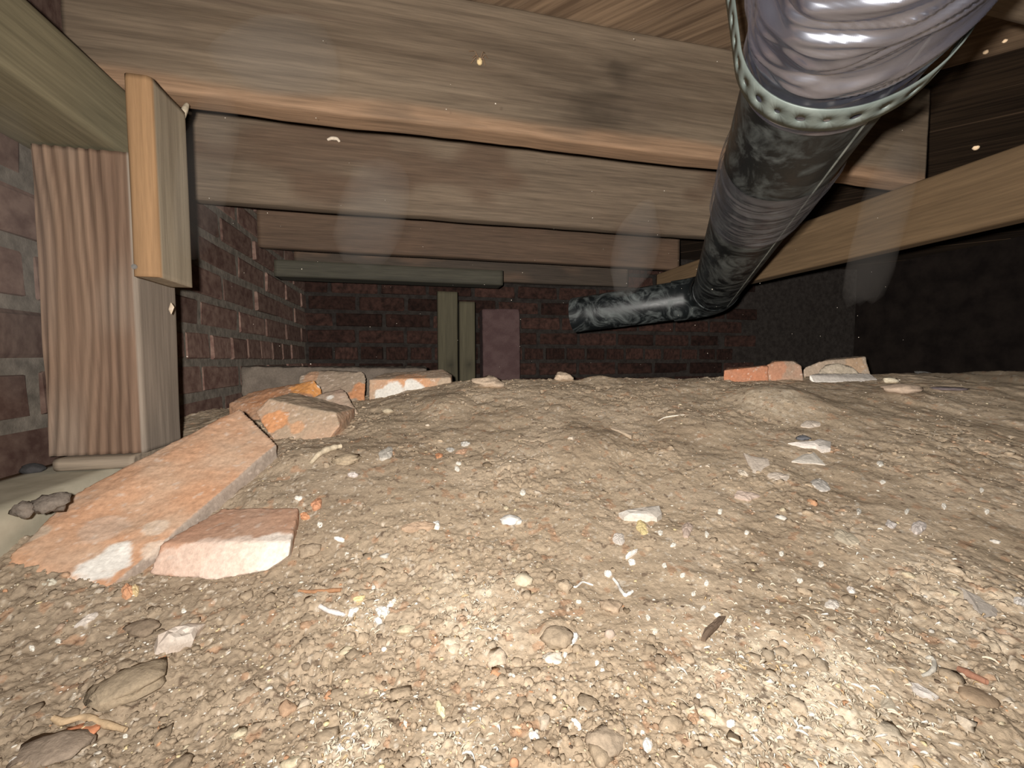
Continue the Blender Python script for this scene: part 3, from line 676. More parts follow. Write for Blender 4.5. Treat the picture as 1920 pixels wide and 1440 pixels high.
# perforated hanger strap: real holes
M_galv = mat_flat('galvanised_steel', (0.15, 0.18, 0.165), (0.23, 0.265, 0.245), 50, 0.5, 0.1, spec=0.5, metal=0.25)
def strap():
    WD = 0.0255; s_c = 0.352; R = PR + 0.0105
    # centre line in the (side, up) plane
    path = []
    zl = ZT - 0.02
    ltop = np.array([-R - 0.07, 0.30]); rtop = np.array([R + 0.004, 0.30])
    aL = math.pi + 0.18
    A = np.array([math.cos(aL), math.sin(aL)]) * R
    for k in range(24): path.append(ltop + (A - ltop) * (k / 24) + np.array([0.010 * math.sin(math.pi * k / 24), 0]))
    for k in range(41): a = aL + (2 * math.pi - 0.02 - aL) * k / 40; path.append(np.array([math.cos(a), math.sin(a)]) * R)
    B = path[-1]
    for k in range(1, 21): path.append(B + (rtop - B) * k / 20)
    path = np.array(path); sl = np.concatenate([[0], np.cumsum(np.linalg.norm(np.diff(path, axis=0), axis=1))])
    tot = sl[-1]; pitch = 0.0165; ncell = int(tot / pitch)
    at = lambda t: np.array([np.interp(t, sl, path[:, 0]), np.interp(t, sl, path[:, 1])])
    bm = bmesh.new(); cache = {}
    def v(t, w_):
        key = (round(t, 5), round(w_, 5))
        if key not in cache:
            p = at(t); pos = PO + PD * (s_c + w_) + _s * p[0] + _u * p[1]; cache[key] = bm.verts.new(Vector(pos - np.array(dp.location)))
        return cache[key]
    hw = WD / 2
    for c in range(ncell):
        tc_ = (c + .5) * pitch; big = 0.0034 if c % 2 else 0.0024
        inner = [(tc_ + big * math.cos(a), big * math.sin(a)) for a in np.linspace(0, 2 * math.pi, 16, endpoint=False)]
        outer = []
        for a in np.linspace(0, 2 * math.pi, 16, endpoint=False):
            ca, sa = math.cos(a), math.sin(a); m_ = max(abs(ca), abs(sa)); outer.append((tc_ + pitch / 2 * ca / m_, hw * sa / m_))
        for k in range(16):
            j = (k + 1) % 16; bm.faces.new((v(*inner[k]), v(*outer[k]), v(*outer[j]), v(*inner[j])))
    bmesh.ops.recalc_face_normals(bm, faces=bm.faces)
    me = bpy.data.meshes.new('hanger_strap'); bm.to_mesh(me); bm.free()
    for p in me.polygons: p.use_smooth = True
    o = obj('hanger_strap', me, M_galv, None, dp.location)
    sm = o.modifiers.new('t', 'SOLIDIFY'); sm.thickness = 0.001; sm.offset = 0
    tag(o, 'galvanised perforated metal strap looped under the wrapped pipe', 'strap')
strap()


# ------------------------------------------------------------------ debris on the soil
M_bit = mat_col('debris_bit', 0.9, 260, 0.22, 0.4, spec=0.25)
def ico(sub):
    bm = bmesh.new(); bmesh.ops.create_icosphere(bm, subdivisions=sub, radius=1.0)
    V = np.array([v.co[:] for v in bm.verts]); Fq = np.array([[v.index for v in f.verts] for f in bm.faces]); bm.free(); return V, Fq
I1, I2, I3 = ico(1), ico(2), ico(3)
def normal_at(p):
    e = 0.004
    zx = (gz(p[0] + e, p[1]) - gz(p[0] - e, p[1])) / (2 * e); zy = (gz(p[0], p[1] + e) - gz(p[0], p[1] - e)) / (2 * e)
    n = np.array([-zx, -zy, 1.0]); return n / np.linalg.norm(n)
def colour_var(V, c, seed, amt=0.18, c2=None):
    n = fbm(V * 160 + seed, 3, seed); C = np.array(c)[None, :] * (1 + amt * n)[:, None]
    if c2 is not None: C = mixc(C, c2, sstep(-0.1, 0.35, fbm(V * 90 + 3, 2, seed + 3)))
    return C
def outline(x, y, wd, ht, rot, seed, irr, n=18):
    r = random.Random(seed); ph = [r.uniform(0, 6.28) for _ in range(4)]; am = [r.uniform(.3, 1) for _ in range(4)]
    out = []
    for k in range(n):
        a = 2 * math.pi * k / n; q = 1 + irr * sum(am[j] / (1 + .5 * j) * math.sin((j + 2) * a + ph[j]) for j in range(4)) / 2 + irr * r.uniform(-.18, .18)
        ex, ey = math.cos(a) * wd / 2 * q, math.sin(a) * ht / 2 * q
        out.append((x + ex * math.cos(rot) - ey * math.sin(rot), y + ex * math.sin(rot) + ey * math.cos(rot)))
    return out
def flake(name, x, y, wd, ht, col, label, cat, rot=0, seed=1, irr=0.35, thick=0.003, pts=None, c2=None, group=None, lift=0.0):
    rot = math.radians(rot)
    po = pts if pts else outline(x, y, wd, ht, rot, seed, irr)
    c, d = ground(x, y); nm = normal_at(c); n = len(po)
    ring = []
    for (a, b) in po:                          # pixel outline laid on the local ground plane
        r = ray(a, b); t = ((c - CAM) @ nm) / (r @ nm); ring.append(CAM + r * t)
    ring = np.array(ring); cen = ring.mean(0); rr = random.Random(seed)
    up = nm * thick
    jit = lambda: nm * thick * rr.uniform(-.2, .2)
    V = [p - nm * 0.003 for p in ring] + [p + up * (0.75 + lift) + jit() for p in ring] + [cen + (p - cen) * 0.66 + up * (1.15 + lift) + jit() for p in ring] + [cen + (p - cen) * 0.3 + up * (1.2 + lift) + jit() for p in ring] + [cen + up * (1.2 + lift)]
    Fq = []
    for L_ in range(3):
        for k in range(n):
            a, b = L_ * n + k, L_ * n + (k + 1) % n; Fq += [(a, b, b + n), (a, b + n, a + n)]
    for k in range(n): Fq.append((3 * n + k, 3 * n + (k + 1) % n, 4 * n))
    V = np.array(V); me = mesh_np(name, V - c, Fq, False); bm = bmesh.new(); bm.from_mesh(me); bmesh.ops.recalc_face_normals(bm, faces=bm.faces); bm.to_mesh(me); bm.free()
    set_col(me, colour_var(V, col, seed, 0.2, c2)); o = obj(name, me, M_bit, None, c); tag(o, label, cat, group); return o
def stone(name, x, y, wd, ht, col, label, cat='stone', seed=1, rough=0.22, flat=0.75, rot=0, c2=None, group=None, sink=0.25, mat=None, zbase=None):
    c, d = ground(x, y + ht * 0.3)
    if zbase is not None: c = onZ(x, y + ht * 0.4, zbase); d = (c - CAM) @ FW
    w_ = wd / F * d / 2; h_ = ht / F * d / 2 * flat
    V, Fq = I3 if wd > 22 else I2
    if 'clod' in name: rough = rough * 1.5 + 0.06; wd, ht = wd * .95, ht * .95
    n = fbm(V * 1.3 + seed * 5.1, 3, seed)
    n2 = fbm(V * 4 + seed, 2, seed + 9)
    V = V * (1 + rough * 1.9 * n + rough * 0.55 * n2)[:, None]
    a = math.radians(rot); ca, sa = math.cos(a), math.sin(a)
    L_ = np.stack([V[:, 0] * w_ * ca - V[:, 1] * w_ * 0.8 * sa, V[:, 0] * w_ * sa + V[:, 1] * w_ * 0.8 * ca, V[:, 2] * h_ + h_ * (1 - 2 * sink)], 1)
    Wd = np.outer(L_[:, 0], RT) + np.outer(L_[:, 1], FH) + np.outer(L_[:, 2], ZU)
    me = mesh_np(name, Wd, Fq); set_col(me, colour_var(Wd + c, col, seed, 0.2, c2)); o = obj(name, me, mat or M_bit, None, c); tag(o, label, cat, group); return o
def strand(name, pts, rad, col, label, cat, seed=1, group=None, flatten=1.0, lift=0.001):
    P3 = []
    for (a, b) in pts: c, d = ground(a, b); P3.append(c + ZU * (lift + rad))
    P3 = np.array(P3); t = np.linspace(0, len(P3) - 1, 6 * len(P3)); Q = np.stack([np.interp(t, np.arange(len(P3)), P3[:, i]) for i in range(3)], 1)
    for _ in range(3): Q[1:-1] = (Q[:-2] + 2 * Q[1:-1] + Q[2:]) / 4
    rr = rad * (0.7 + 0.3 * np.sin(np.linspace(0.15, 2.9, len(Q)))) * (1 + 0.25 * fbm(np.stack([t * 2, t * 0, t * 0], 1), 2, seed))
    V, Fq = ring_tube(Q, rr, 7); org = Q[0]
    me = mesh_np(name, V - org, Fq); set_col(me, colour_var(V, col, seed, 0.25)); o = obj(name, me, M_bit, None, org); tag(o, label, cat, group); return o

GREY, PALE, WHT, PINK, ORG, YEL, SOILC = (.56, .48, .40), (.60, .52, .42), (.80, .77, .72), (.52, .41, .34), (.56, .27, .14), (.66, .54, .28), (.42, .33, .235)
FL = 'plaster_flake'
flake(FL, 1418, 870, 0, 0, GREY, 'grey plaster flake shaped like a kite, right of the soil centre', 'plaster', seed=2, pts=[(1394, 852), (1408, 858), (1440, 862), (1443, 874), (1432, 880), (1424, 890), (1410, 890), (1404, 876)])
flake(FL, 1460, 897, 36, 20, GREY, 'squarish grey plaster flake just below the kite shaped one', 'plaster', 8, 3)
flake(FL, 1538, 911, 34, 20, (.56, .52, .47), 'oval grey plaster flake below the long slivers', 'plaster', 25, 4)
flake(FL, 1517, 863, 0, 0, (.58, .53, .46), 'wedge shaped pale plaster flake under the long sliver', 'plaster', seed=5, pts=[(1484, 867), (1505, 855), (1525, 850), (1536, 862), (1547, 874), (1530, 872), (1500, 870)])
flake(FL, 1525, 838, 0, 0, (.66, .60, .54), 'long pointed pale plaster sliver with a knobbed end', 'plaster', seed=6, thick=.006, pts=[(1477, 837), (1500, 833), (1525, 834), (1540, 828), (1558, 832), (1557, 846), (1540, 848), (1530, 843), (1500, 841)])
flake(FL, 1520, 797, 34, 14, GREY, 'small oval plaster flake above the dark pebble', 'plaster', 0, 7)
stone('dark_pebble', 1505, 820, 26, 13, (.14, .14, .15), 'dark grey pebble above the long plaster sliver', 'pebble', 8)
flake(FL, 1392, 888, 22, 8, PALE, 'thin pale plaster flake left of the kite shaped one', 'plaster', 20, 9)
flake(FL, 1398, 931, 46, 14, PINK, 'pinkish grey flat flake below the kite shaped plaster', 'plaster', 10, 10)
stone('plaster_lump', 960, 973, 38, 22, WHT, 'bright white porous plaster lump at the middle of the soil', 'plaster', 11, .3)
stone('plaster_lump', 1037, 1233, 36, 18, (.76, .70, .60), 'white porous plaster lump below the round soil clod', 'plaster', 12, .35)
flake(FL, 1202, 968, 0, 0, (.60, .54, .47), 'largest long grey plaster flake near the soil centre', 'plaster', seed=13, thick=.006, pts=[(1160, 968), (1180, 962), (1215, 957), (1236, 956), (1241, 968), (1232, 977), (1200, 978), (1170, 976)], c2=(.72, .68, .62))
flake(FL, 1160, 1013, 22, 24, (.62, .56, .5), 'rounded grey plaster flake below the largest long flake', 'plaster', 0, 14)
flake('yellow_chip', 1204, 992, 24, 22, YEL, 'crumbled yellow chip touching the largest long flake', 'chip', 20, 15, .5)
flake(FL, 1288, 995, 18, 28, PINK, 'upright pinkish flake right of the yellow chip', 'plaster', 0, 16)
flake(FL, 724, 852, 27, 20, (.52, .48, .42), 'grey mottled flake right of the curved bark strip', 'plaster', 0, 17)
flake(FL, 662, 892, 18, 8, (.56, .5, .46), 'small pale flake below the curved bark strip', 'plaster', 0, 18)
flake('wood_chip', 785, 990, 68, 15, (.45, .32, .22), 'flat brown wood chip with a pale broken end', 'wood chip', -4, 19, .15, .004)
flake(FL, 818, 987, 14, 15, WHT, 'white flake against the end of the brown wood chip', 'plaster', 0, 20)
strand('bark_strip', [(584, 874), (596, 860), (612, 850), (628, 845), (640, 843)], .0042, (.60, .50, .36), 'curved pale bark strip beside the chipped orange brick', 'bark', 21)
flake('wood_chip', 1162, 808, 0, 0, (.52, .41, .30), 'pale split wood chip on the upper soil slope', 'wood chip', seed=22, pts=[(1133, 797), (1145, 798), (1188, 814), (1184, 820), (1160, 812), (1142, 806)])
strand('root_fibre', [(1234, 791), (1245, 785), (1262, 782), (1283, 780)], .0011, (.74, .68, .58), 'thin white curved root fibre on the upper slope', 'root', 23)
stone('pale_pebble', 982, 1085, 37, 29, (.62, .54, .40), 'smooth cream pebble above the round soil clod', 'pebble', 24, .12)
stone('soil_clod', 1045, 1185, 54, 64, SOILC, 'large round soil clod beside a white chip', 'clod', 25, .14, .5, mat=M_crumb)
stone('soil_clod', 1058, 1092, 32, 52, SOILC, 'tall soil clod right of the cream pebble', 'clod', 26, .2, .5, mat=M_crumb)
stone('soil_clod', 1146, 1130, 38, 42, (.45, .34, .24), 'tan soil clod under the white root curl', 'clod', 27, .2, .5, mat=M_crumb)
stone('pinkish_stone', 1143, 1182, 20, 40, (.52, .42, .34), 'narrow pinkish stone right of the round clod', 'stone', 28, .15, .5)
stone('pale_pebble', 1094, 1330, 27, 34, (.62, .56, .46), 'grey cream pebble above the bottom soil clod', 'pebble', 29, .12, .6)
stone('soil_clod', 1135, 1378, 64, 60, (.38, .30, .22), 'broad soil clod near the bottom edge', 'clod', 30, .18, .5, mat=M_crumb)
stone('soil_clod', 248, 1262, 116, 100, (.33, .26, .18), 'largest soil clod, lower left of the soil', 'clod', 31, .16, .4, 40, mat=M_crumb)
stone('soil_clod', 268, 1172, 56, 60, (.25, .19, .135), 'dark mottled round clod beside the layered plaster', 'clod', 32, .15, .5, mat=M_crumb)
stone('soil_clod', 100, 1390, 110, 80, (.32, .25, .19), 'wide greyish clod at the bottom left corner', 'clod', 33, .2, .4, mat=M_crumb)
stone('soil_clod', 580, 1028, 38, 40, (.36, .28, .2), 'soil clod right of the whitewashed brick', 'clod', 34, .18, .6, mat=M_crumb)
stone('soil_clod', 917, 716, 44, 22, (.44, .34, .25), 'lumpy clod standing on the crest edge left of centre', 'clod', 35, .3, .9, mat=M_crumb)
stone('soil_clod', 1056, 706, 36, 20, (.44, .34, .25), 'rounded clod on the crest at the middle', 'clod', 36, .2, .9, mat=M_crumb)
stone('soil_clod', 648, 852, 60, 40, (.37, .29, .2), 'low wide clod below the bright orange brick face', 'clod', 37, .2, .4, mat=M_crumb)
stone('pale_pebble', 727, 769, 22, 14, (.42, .35, .25), 'small tan pebble in front of the white patched brick', 'pebble', 38, .1)
flake(FL, 1075, 1199, 12, 26, WHT, 'white chip standing beside the round clod', 'plaster', 18, 39, .2)
flake('bark_chip', 1335, 1183, 0, 0, (.17, .12, .085), 'dark brown bark chip on the right half', 'bark', seed=40, thick=.004, pts=[(1314, 1200), (1320, 1185), (1334, 1172), (1348, 1160), (1360, 1162), (1352, 1175), (1338, 1188), (1322, 1204)])
flake(FL, 1731, 1300, 0, 0, (.60, .55, .50), 'long pale chip at lower right beside a curled strip', 'plaster', seed=41, pts=[(1702, 1284), (1715, 1286), (1740, 1300), (1760, 1314), (1750, 1317), (1730, 1311), (1712, 1299)])
strand('paper_curl', [(1730, 1273), (1740, 1270), (1750, 1262), (1752, 1248), (1746, 1238), (1737, 1240)], .0014, (.66, .62, .54), 'curled pale strip above the long chip at lower right', 'paper', 42)
flake('slate_piece', 1830, 1130, 0, 0, (.43, .38, .33), 'largest flat grey flake at the right edge', 'stone', seed=43, thick=.004, pts=[(1792, 1103), (1800, 1108), (1832, 1123), (1850, 1138), (1868, 1148), (1866, 1160), (1834, 1164), (1822, 1150), (1812, 1135)])
flake(FL, 1912, 1131, 28, 16, (.58, .54, .5), 'small grey chip cut by the right edge of view', 'plaster', 15, 44)
flake(FL, 1722, 990, 26, 22, (.56, .50, .46), 'greyish flake with a white tip on the right slope', 'plaster', 0, 45)
flake(FL, 1670, 986, 22, 12, (.58, .53, .49), 'narrow grey flake left of the white tipped one', 'plaster', 20, 46)
flake('slate_piece', 1586, 1011, 48, 24, (.43, .37, .28), 'tan flat stone on the right slope', 'stone', 28, 47)
flake(FL, 1560, 1137, 28, 16, (.68, .62, .55), 'white pointed chip above the smooth soil hump', 'plaster', 18, 48)
flake(FL, 1596, 1110, 16, 11, (.70, .65, .6), 'small pale oval chip right of the white pointed one', 'plaster', 15, 49)
flake('slate_piece', 1665, 1325, 0, 0, (.46, .40, .31), 'triangular beige flake at lower right', 'stone', seed=50, pts=[(1660, 1300), (1668, 1310), (1680, 1330), (1698, 1362), (1680, 1345), (1650, 1338), (1645, 1330)])
stone('brown_stone', 1832, 1298, 60, 42, (.33, .24, .16), 'smooth brown stone at lower right under the red stick', 'stone', 51, .12, .4)
strand('wood_stick', [(1796, 1262), (1815, 1272), (1850, 1288)], .0022, (.34, .17, .11), 'reddish stick across the brown stone at lower right', 'stick', 52)
stone('brick_chip', 148, 1372, 62, 34, (.60, .25, .13), 'orange brick chip at the bottom left', 'brick chip', 53, .2, .5, -20)
strand('root_stick', [(100, 1355), (116, 1364), (160, 1352), (185, 1364), (215, 1372), (236, 1378)], .0022, (.50, .36, .22), 'pale root stick passing behind the bottom left brick chip', 'root', 54)
flake('layered_plaster', 332, 1208, 0, 0, (.56, .46, .38), 'layered pinkish plaster chunk on the left soil', 'plaster', seed=55, thick=.009, pts=[(290, 1225), (288, 1212), (310, 1198), (345, 1186), (380, 1188), (365, 1200), (358, 1215), (330, 1226), (310, 1232)], c2=(.68, .6, .52))
flake('brick_chip', 304, 1243, 28, 16, ORG, 'orange chip peeping out under the layered plaster chunk', 'brick chip', -30, 56)
flake(FL, 164, 1165, 46, 13, (.56, .5, .44), 'pale slanting sliver on the dark left soil', 'plaster', -35, 57)
flake('brick_chip', 238, 1113, 24, 22, (.56, .30, .17), 'orange chip just below the white spotted brick end', 'brick chip', 20, 58, .3, .005)
flake('yellow_chip', 253, 1113, 14, 20, (.66, .52, .30), 'yellow chip beside the orange chip below the largest brick', 'chip', 20, 59, .3, .005)
flake(FL, 92, 1096, 28, 12, (.56, .52, .42), 'pale chip at the foot of the largest brick', 'plaster', -10, 60)
flake('brick_chip', 594, 949, 24, 16, (.52, .26, .15), 'reddish brick chip right of the whitewashed brick', 'brick chip', -30, 61, .35, .005)
flake('brick_chip', 572, 970, 18, 12, (.56, .28, .15), 'small orange chip touching the whitewashed brick', 'brick chip', 0, 62, .3, .004)
flake('brick_chip', 823, 856, 14, 8, ORG, 'tiny orange chip left of a tan one on the upper slope', 'brick chip', 0, 63)
flake('brick_chip', 866, 848, 22, 9, (.46, .29, .19), 'flat tan brick chip on the upper slope', 'brick chip', -15, 64)
flake(FL, 872, 834, 16, 9, (.58, .55, .5), 'small grey flake above the flat tan brick chip', 'plaster', 0, 65)
flake(FL, 844, 845, 14, 7, (.55, .52, .47), 'smaller grey flake left of the flat tan brick chip', 'plaster', 0, 66)
strand('twig', [(560, 1114), (585, 1116), (610, 1114), (640, 1112)], .002, (.36, .19, .10), 'brown twig lying on the left centre soil', 'twig', 67)
strand('paper_shred', [(600, 1143), (615, 1152), (632, 1156), (646, 1160)], .0022, (.68, .63, .6), 'greyish curled shred left of the white paper scraps', 'paper', 68)
flake('paper_scrap', 662, 1150, 26, 12, WHT, 'left white paper scrap in the crumbled heap', 'paper', -40, 69, .4, .003)
flake('paper_scrap', 717, 1148, 26, 16, WHT, 'middle white paper scrap in the crumbled heap', 'paper', -20, 70, .4, .003)
flake('paper_scrap', 735, 1134, 22, 9, WHT, 'right white paper scrap tilted up from the heap', 'paper', -40, 71, .3, .003)
flake('paper_scrap', 710, 1166, 14, 12, WHT, 'lowest white paper scrap under the crumbled heap', 'paper', 0, 72, .3, .003)
flake('yellow_chip', 673, 1125, 20, 11, (.68, .55, .30), 'yellow chip above the white paper scraps', 'chip', -10, 73)
stone('white_pebble', 687, 1363, 14, 14, WHT, 'round white pebble near the bottom left of centre', 'pebble', 74, .06)
stone('white_pebble', 720, 1216, 11, 12, WHT, 'small round white pebble below the paper scraps', 'pebble', 75, .06)
flake(FL, 636, 1013, 20, 7, WHT, 'clean white rectangular chip right of the whitewashed brick', 'plaster', 12, 76, .08)
flake(FL, 1080, 1363, 25, 10, WHT, 'white chip slanting below the grey cream pebble', 'plaster', 28, 77, .2)
flake(FL, 1001, 1386, 20, 14, WHT, 'forked white chip near the bottom edge', 'plaster', -20, 78, .6)
flake(FL, 1214, 1402, 17, 24, WHT, 'white diamond chip at the bottom edge', 'plaster', 10, 79, .25)
flake(FL, 1370, 1362, 17, 14, WHT, 'white chip right of the orange brown flake', 'plaster', 0, 80, .2)
stone('brick_pebble', 964, 1428, 19, 26, (.62, .33, .19), 'rounded orange pebble at the bottom edge', 'pebble', 81, .08)
flake('brick_chip', 974, 1374, 15, 14, (.58, .34, .2), 'square orange chip above the rounded orange pebble', 'brick chip', 0, 82, .2)
flake('brick_chip', 1300, 1353, 24, 32, (.46, .30, .19), 'orange brown flake on the lower right soil', 'brick chip', 0, 83, .25)
flake('yellow_chip', 825, 1335, 13, 30, (.72, .64, .42), 'yellowish splinter left of the bottom centre', 'chip', -25, 84, .3)
strand('root_curl', [(1067, 1095), (1073, 1103), (1080, 1105), (1092, 1094), (1104, 1098), (1112, 1101)], .0009, WHT, 'thin white root curl above the tan clod', 'root', 85)
strand('root_curl', [(1150, 1090), (1158, 1100), (1164, 1112), (1172, 1122), (1180, 1118), (1186, 1114)], .0016, WHT, 'thicker white root curl right of the thin one', 'root', 86)
flake(FL, 1184, 1040, 26, 7, WHT, 'white sliver below the rounded grey flake', 'plaster', -32, 87, .15)
flake(FL, 1185, 1056, 13, 9, WHT, 'white chip just under the white sliver', 'plaster', 0, 88, .2)
flake(FL, 1140, 1078, 14, 11, WHT, 'white chip above the thicker root curl', 'plaster', 0, 89, .2)
flake('dry_leaf', 680, 1402, 34, 14, (.26, .19, .14), 'dark dry leaf scrap near the bottom left of centre', 'leaf', 35, 90, .3)
strand('leaf_curl', [(1024, 1305), (1032, 1300), (1034, 1292)], .0018, (.24, .10, .05), 'small red brown curled leaf below centre', 'leaf', 91)
stone('cream_stone', 1668, 712, 24, 13, (.55, .48, .36), 'cream stone right of the white edged slab', 'stone', 92, .25, .9)
stone('pinkish_stone', 1690, 727, 62, 24, (.42, .32, .24), 'flat pinkish rock below the cream stone', 'stone', 93, .15, .8)
flake(FL, 1731, 699, 34, 3, WHT, 'thin white sliver on the far right crest', 'plaster', 6, 94, .1, .003)
stone('dark_lump', 1778, 728, 56, 8, (.15, .12, .12), 'flat dark lump half buried on the right crest', 'lump', 95, .2, .9)
# white chips that nothing tells apart
rc = random.Random(12)
for k, (x, y) in enumerate([(857, 880), (1015, 1150), (1060, 1230), (1105, 1290), (1120, 1245), (960, 1270), (1215, 1160), (1228, 1185), (1246, 1062), (1280, 1080), (1300, 1115), (1325, 1095), (1318, 1142), (1345, 1155),
                            (1367, 1166), (1388, 1090), (1240, 1332), (1310, 1308), (1360, 1318), (1280, 1272), (1325, 1003), (1262, 1023), (1238, 1000), (1192, 1268), (1175, 1350), (1205, 1378), (1250, 1365), (880, 1160), (760, 1360),
                            (586, 1358), (700, 1103), (650, 1040), (930, 1200), (1425, 1100), (1440, 1150), (1500, 1090), (1465, 1040), (1540, 1060), (1610, 960), (1650, 870), (1655, 905), (1700, 960), (1850, 960), (1840, 920), (1770, 950),
                            (560, 935), (600, 985), (320, 1140), (345, 1148), (60, 1217), (110, 1205), (210, 1330), (310, 1390), (235, 1385), (1130, 1260), (1085, 1130), (1350, 960), (1400, 1000), (980, 925), (860, 870)]):
    flake('white_chip', x, y, rc.uniform(8, 13), rc.uniform(6, 11), (.74, .70, .62), 'tiny white plaster chip lying loose on the brown soil', 'plaster', rc.uniform(-40, 40), 200 + k, .3, .0018, group='tiny white plaster chips')

# ------------------------------------------------------------------ loose crumbs and flecks nobody could count
def scatter(n, seed, rmin, rmax, alpha, tmpl, name, colfn, label, cat, flat=(0.55, 0.9), sink=0.25, crumbly=True, dmax=1.25):
    g = np.random.default_rng(seed)
    az = g.uniform(-55, 55, n * 3); rr = np.exp(g.uniform(math.log(0.19), math.log(dmax), n * 3))
    A = np.radians(az) + YAW; X = rr * np.sin(A); Y = rr * np.cos(A); u, d = ud(X, Y)
    p = np.stack([X, Y], 1)
    k = np.clip(0.40 + 0.9 * fbm2(p * 9 + 3, 2, 21) + 0.6 * sstep(0.55, 0.25, d) + 0.6 * sstep(-0.1, -0.35, u), 0.05, 1) if crumbly else np.clip(0.5 + 1.0 * fbm2(p * 7 + 31, 2, 23) + 0.4 * sstep(0.6, 0.25, d), 0.08, 1)
    ok = (g.uniform(0, 1, n * 3) < k) & (X > -0.36); X, Y = X[ok][:n], Y[ok][:n]; n = len(X)
    Z = terrain(X, Y, True) + CZ
    r = rmin * (1 - g.uniform(0, 1, n) * (1 - (rmin / rmax) ** alpha)) ** (-1 / alpha)
    Vt, Ft = tmpl; m_ = len(Vt)
    defo = 1 + np.clip(g.normal(0, 0.22, (n, m_, 1)), -.4, .45)
    sc = np.stack([r * g.uniform(.75, 1.3, n), r * g.uniform(.75, 1.3, n), r * g.uniform(flat[0], flat[1], n)], 1)
    ro = g.uniform(0, 6.28, n); c_, s_ = np.cos(ro)[:, None], np.sin(ro)[:, None]
    V = Vt[None] * defo * sc[:, None, :]
    x2 = V[..., 0] * c_ - V[..., 1] * s_; y2 = V[..., 0] * s_ + V[..., 1] * c_
    V = np.stack([x2 + X[:, None], y2 + Y[:, None], V[..., 2] + (Z + sc[:, 2] * (1 - 2 * sink))[:, None]], -1)
    Fq = (Ft[None] + (np.arange(n) * m_)[:, None, None]).reshape(-1, 3)
    me = mesh_np(name, V.reshape(-1, 3), Fq, True); C = colfn(g, n, X, Y, Z)
    set_col(me, np.repeat(C, m_, 0)); o = obj(name, me, M_crumb); tag(o, label, cat, kind='stuff'); return o
def crumb_col(g, n, X, Y, Z):
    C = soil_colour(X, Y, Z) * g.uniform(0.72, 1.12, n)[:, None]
    q = g.uniform(0, 1, n); C[q < .03] = (.55, .47, .33); C[(q > .03) & (q < .036)] = (.50, .28, .16); C[(q > .036) & (q < .046)] = (.2, .15, .1); C[(q > .05) & (q < .07)] = (.60, .56, .5); return C
scatter(420, 5, .0030, .0065, 2.4, I2, 'soil_lumps', crumb_col, 'thumbnail sized lumps of dry soil scattered over the mound', 'soil', (.45, .75), .44, dmax=1.0)
scatter(11000, 6, .0007, .0026, 1.9, I1, 'soil_crumbs', crumb_col, 'fine crumbs of dry soil scattered over the mound', 'soil', (.5, .85), .38)
def fleck_col(g, n, X, Y, Z):
    C = np.tile(np.array([.74, .68, .58]), (n, 1)) * g.uniform(.75, 1.1, n)[:, None]; q = g.uniform(0, 1, n)
    C[q < .2] = (.70, .58, .34); C[(q > .2) & (q < .3)] = (.14, .10, .07); C[(q > .3) & (q < .36)] = (.50, .27, .15); return C
scatter(4200, 7, .0005, .0021, 2.2, ico(1), 'plaster_flecks', fleck_col, 'tiny pale plaster flecks sprinkled over the soil', 'plaster', (.2, .5), .1, crumbly=False)

# ------------------------------------------------------------------ small things on the left and on the timbers
stone('black_stone', 62, 876, 36, 22, (.035, .033, .033), 'small black stone on the pale footing', 'stone', 301, .12, 1.0, zbase=-0.139)
stone('soil_clod', 44, 948, 36, 38, (.17, .14, .115), 'dark clod on the edge of the pale footing', 'clod', 302, .15, .8, mat=M_crumb, zbase=-0.139)
stone('soil_clod', 96, 934, 54, 44, (.17, .14, .115), 'larger dark clod against the left side of the largest brick', 'clod', 303, .18, .8, mat=M_crumb, zbase=-0.139)
# dead insect on the nearest joist
ins = empty('dead_insect', onY(899, 117, JY[0] - 0.004))
def lump(name, c, r3, col, parent, seed, mat=None):
    V, Fq = I2; V = V * (1 + 0.12 * fbm(V * 2 + seed, 2, seed))[:, None] * np.array(r3); me = mesh_np(name, V + np.array(c), Fq); set_col(me, np.tile(np.array(col), (len(V), 1))); return obj(name, me, mat or M_bit, parent)
lump('body', (0, -0.002, 0), (.0045, .004, .0055), (.58, .44, .24), ins, 5)
for k, (dx, dz) in enumerate([(-.016, .013), (-.011, .004), (.008, .014), (.013, .007), (-.013, -.004), (.009, -.004)]):
    pth = [np.array([0, -.003, 0]), np.array([dx * .5, -.009, dz * .5 + .003]), np.array([dx, -.001, dz])]
    t = np.linspace(0, 2, 10); Q = np.stack([np.interp(t, [0, 1, 2], [p[i] for p in pth]) for i in range(3)], 1)
    V, Fq = ring_tube(Q + np.array([1e-6, 0, 0]) * t[:, None], .0006, 6); me = mesh_np('leg', V, Fq); set_col(me, np.tile(np.array([.16, .1, .06]), (len(V), 1))); obj('leg', me, M_bit, ins)
tag(ins, 'dry dead insect with thin legs on the nearest joist', 'insect')
def splinter(name, pts, rad, col, label, cat, seed=1):
    t = np.linspace(0, len(pts) - 1, 8 * len(pts)); A_ = np.array(pts); Q = np.stack([np.interp(t, np.arange(len(pts)), A_[:, i]) for i in range(3)], 1)
    for _ in range(4): Q[1:-1] = (Q[:-2] + 2 * Q[1:-1] + Q[2:]) / 4
    V, Fq = ring_tube(Q, rad * (0.5 + 0.5 * np.sin(np.linspace(.3, 2.9, len(Q)))), 8); me = mesh_np(name, V - Q[0], Fq); set_col(me, colour_var(V, col, seed)); o = obj(name, me, M_bit, None, Q[0]); tag(o, label, cat); return o
splinter('wood_splinter', [onY(326, 242, .650), onY(338, 226, .652), onY(346, 206, .656), onY(351, 196, .662)], .004, (.40, .34, .25), 'curved pale splinter hanging between cleat and nearest joist', 'splinter')
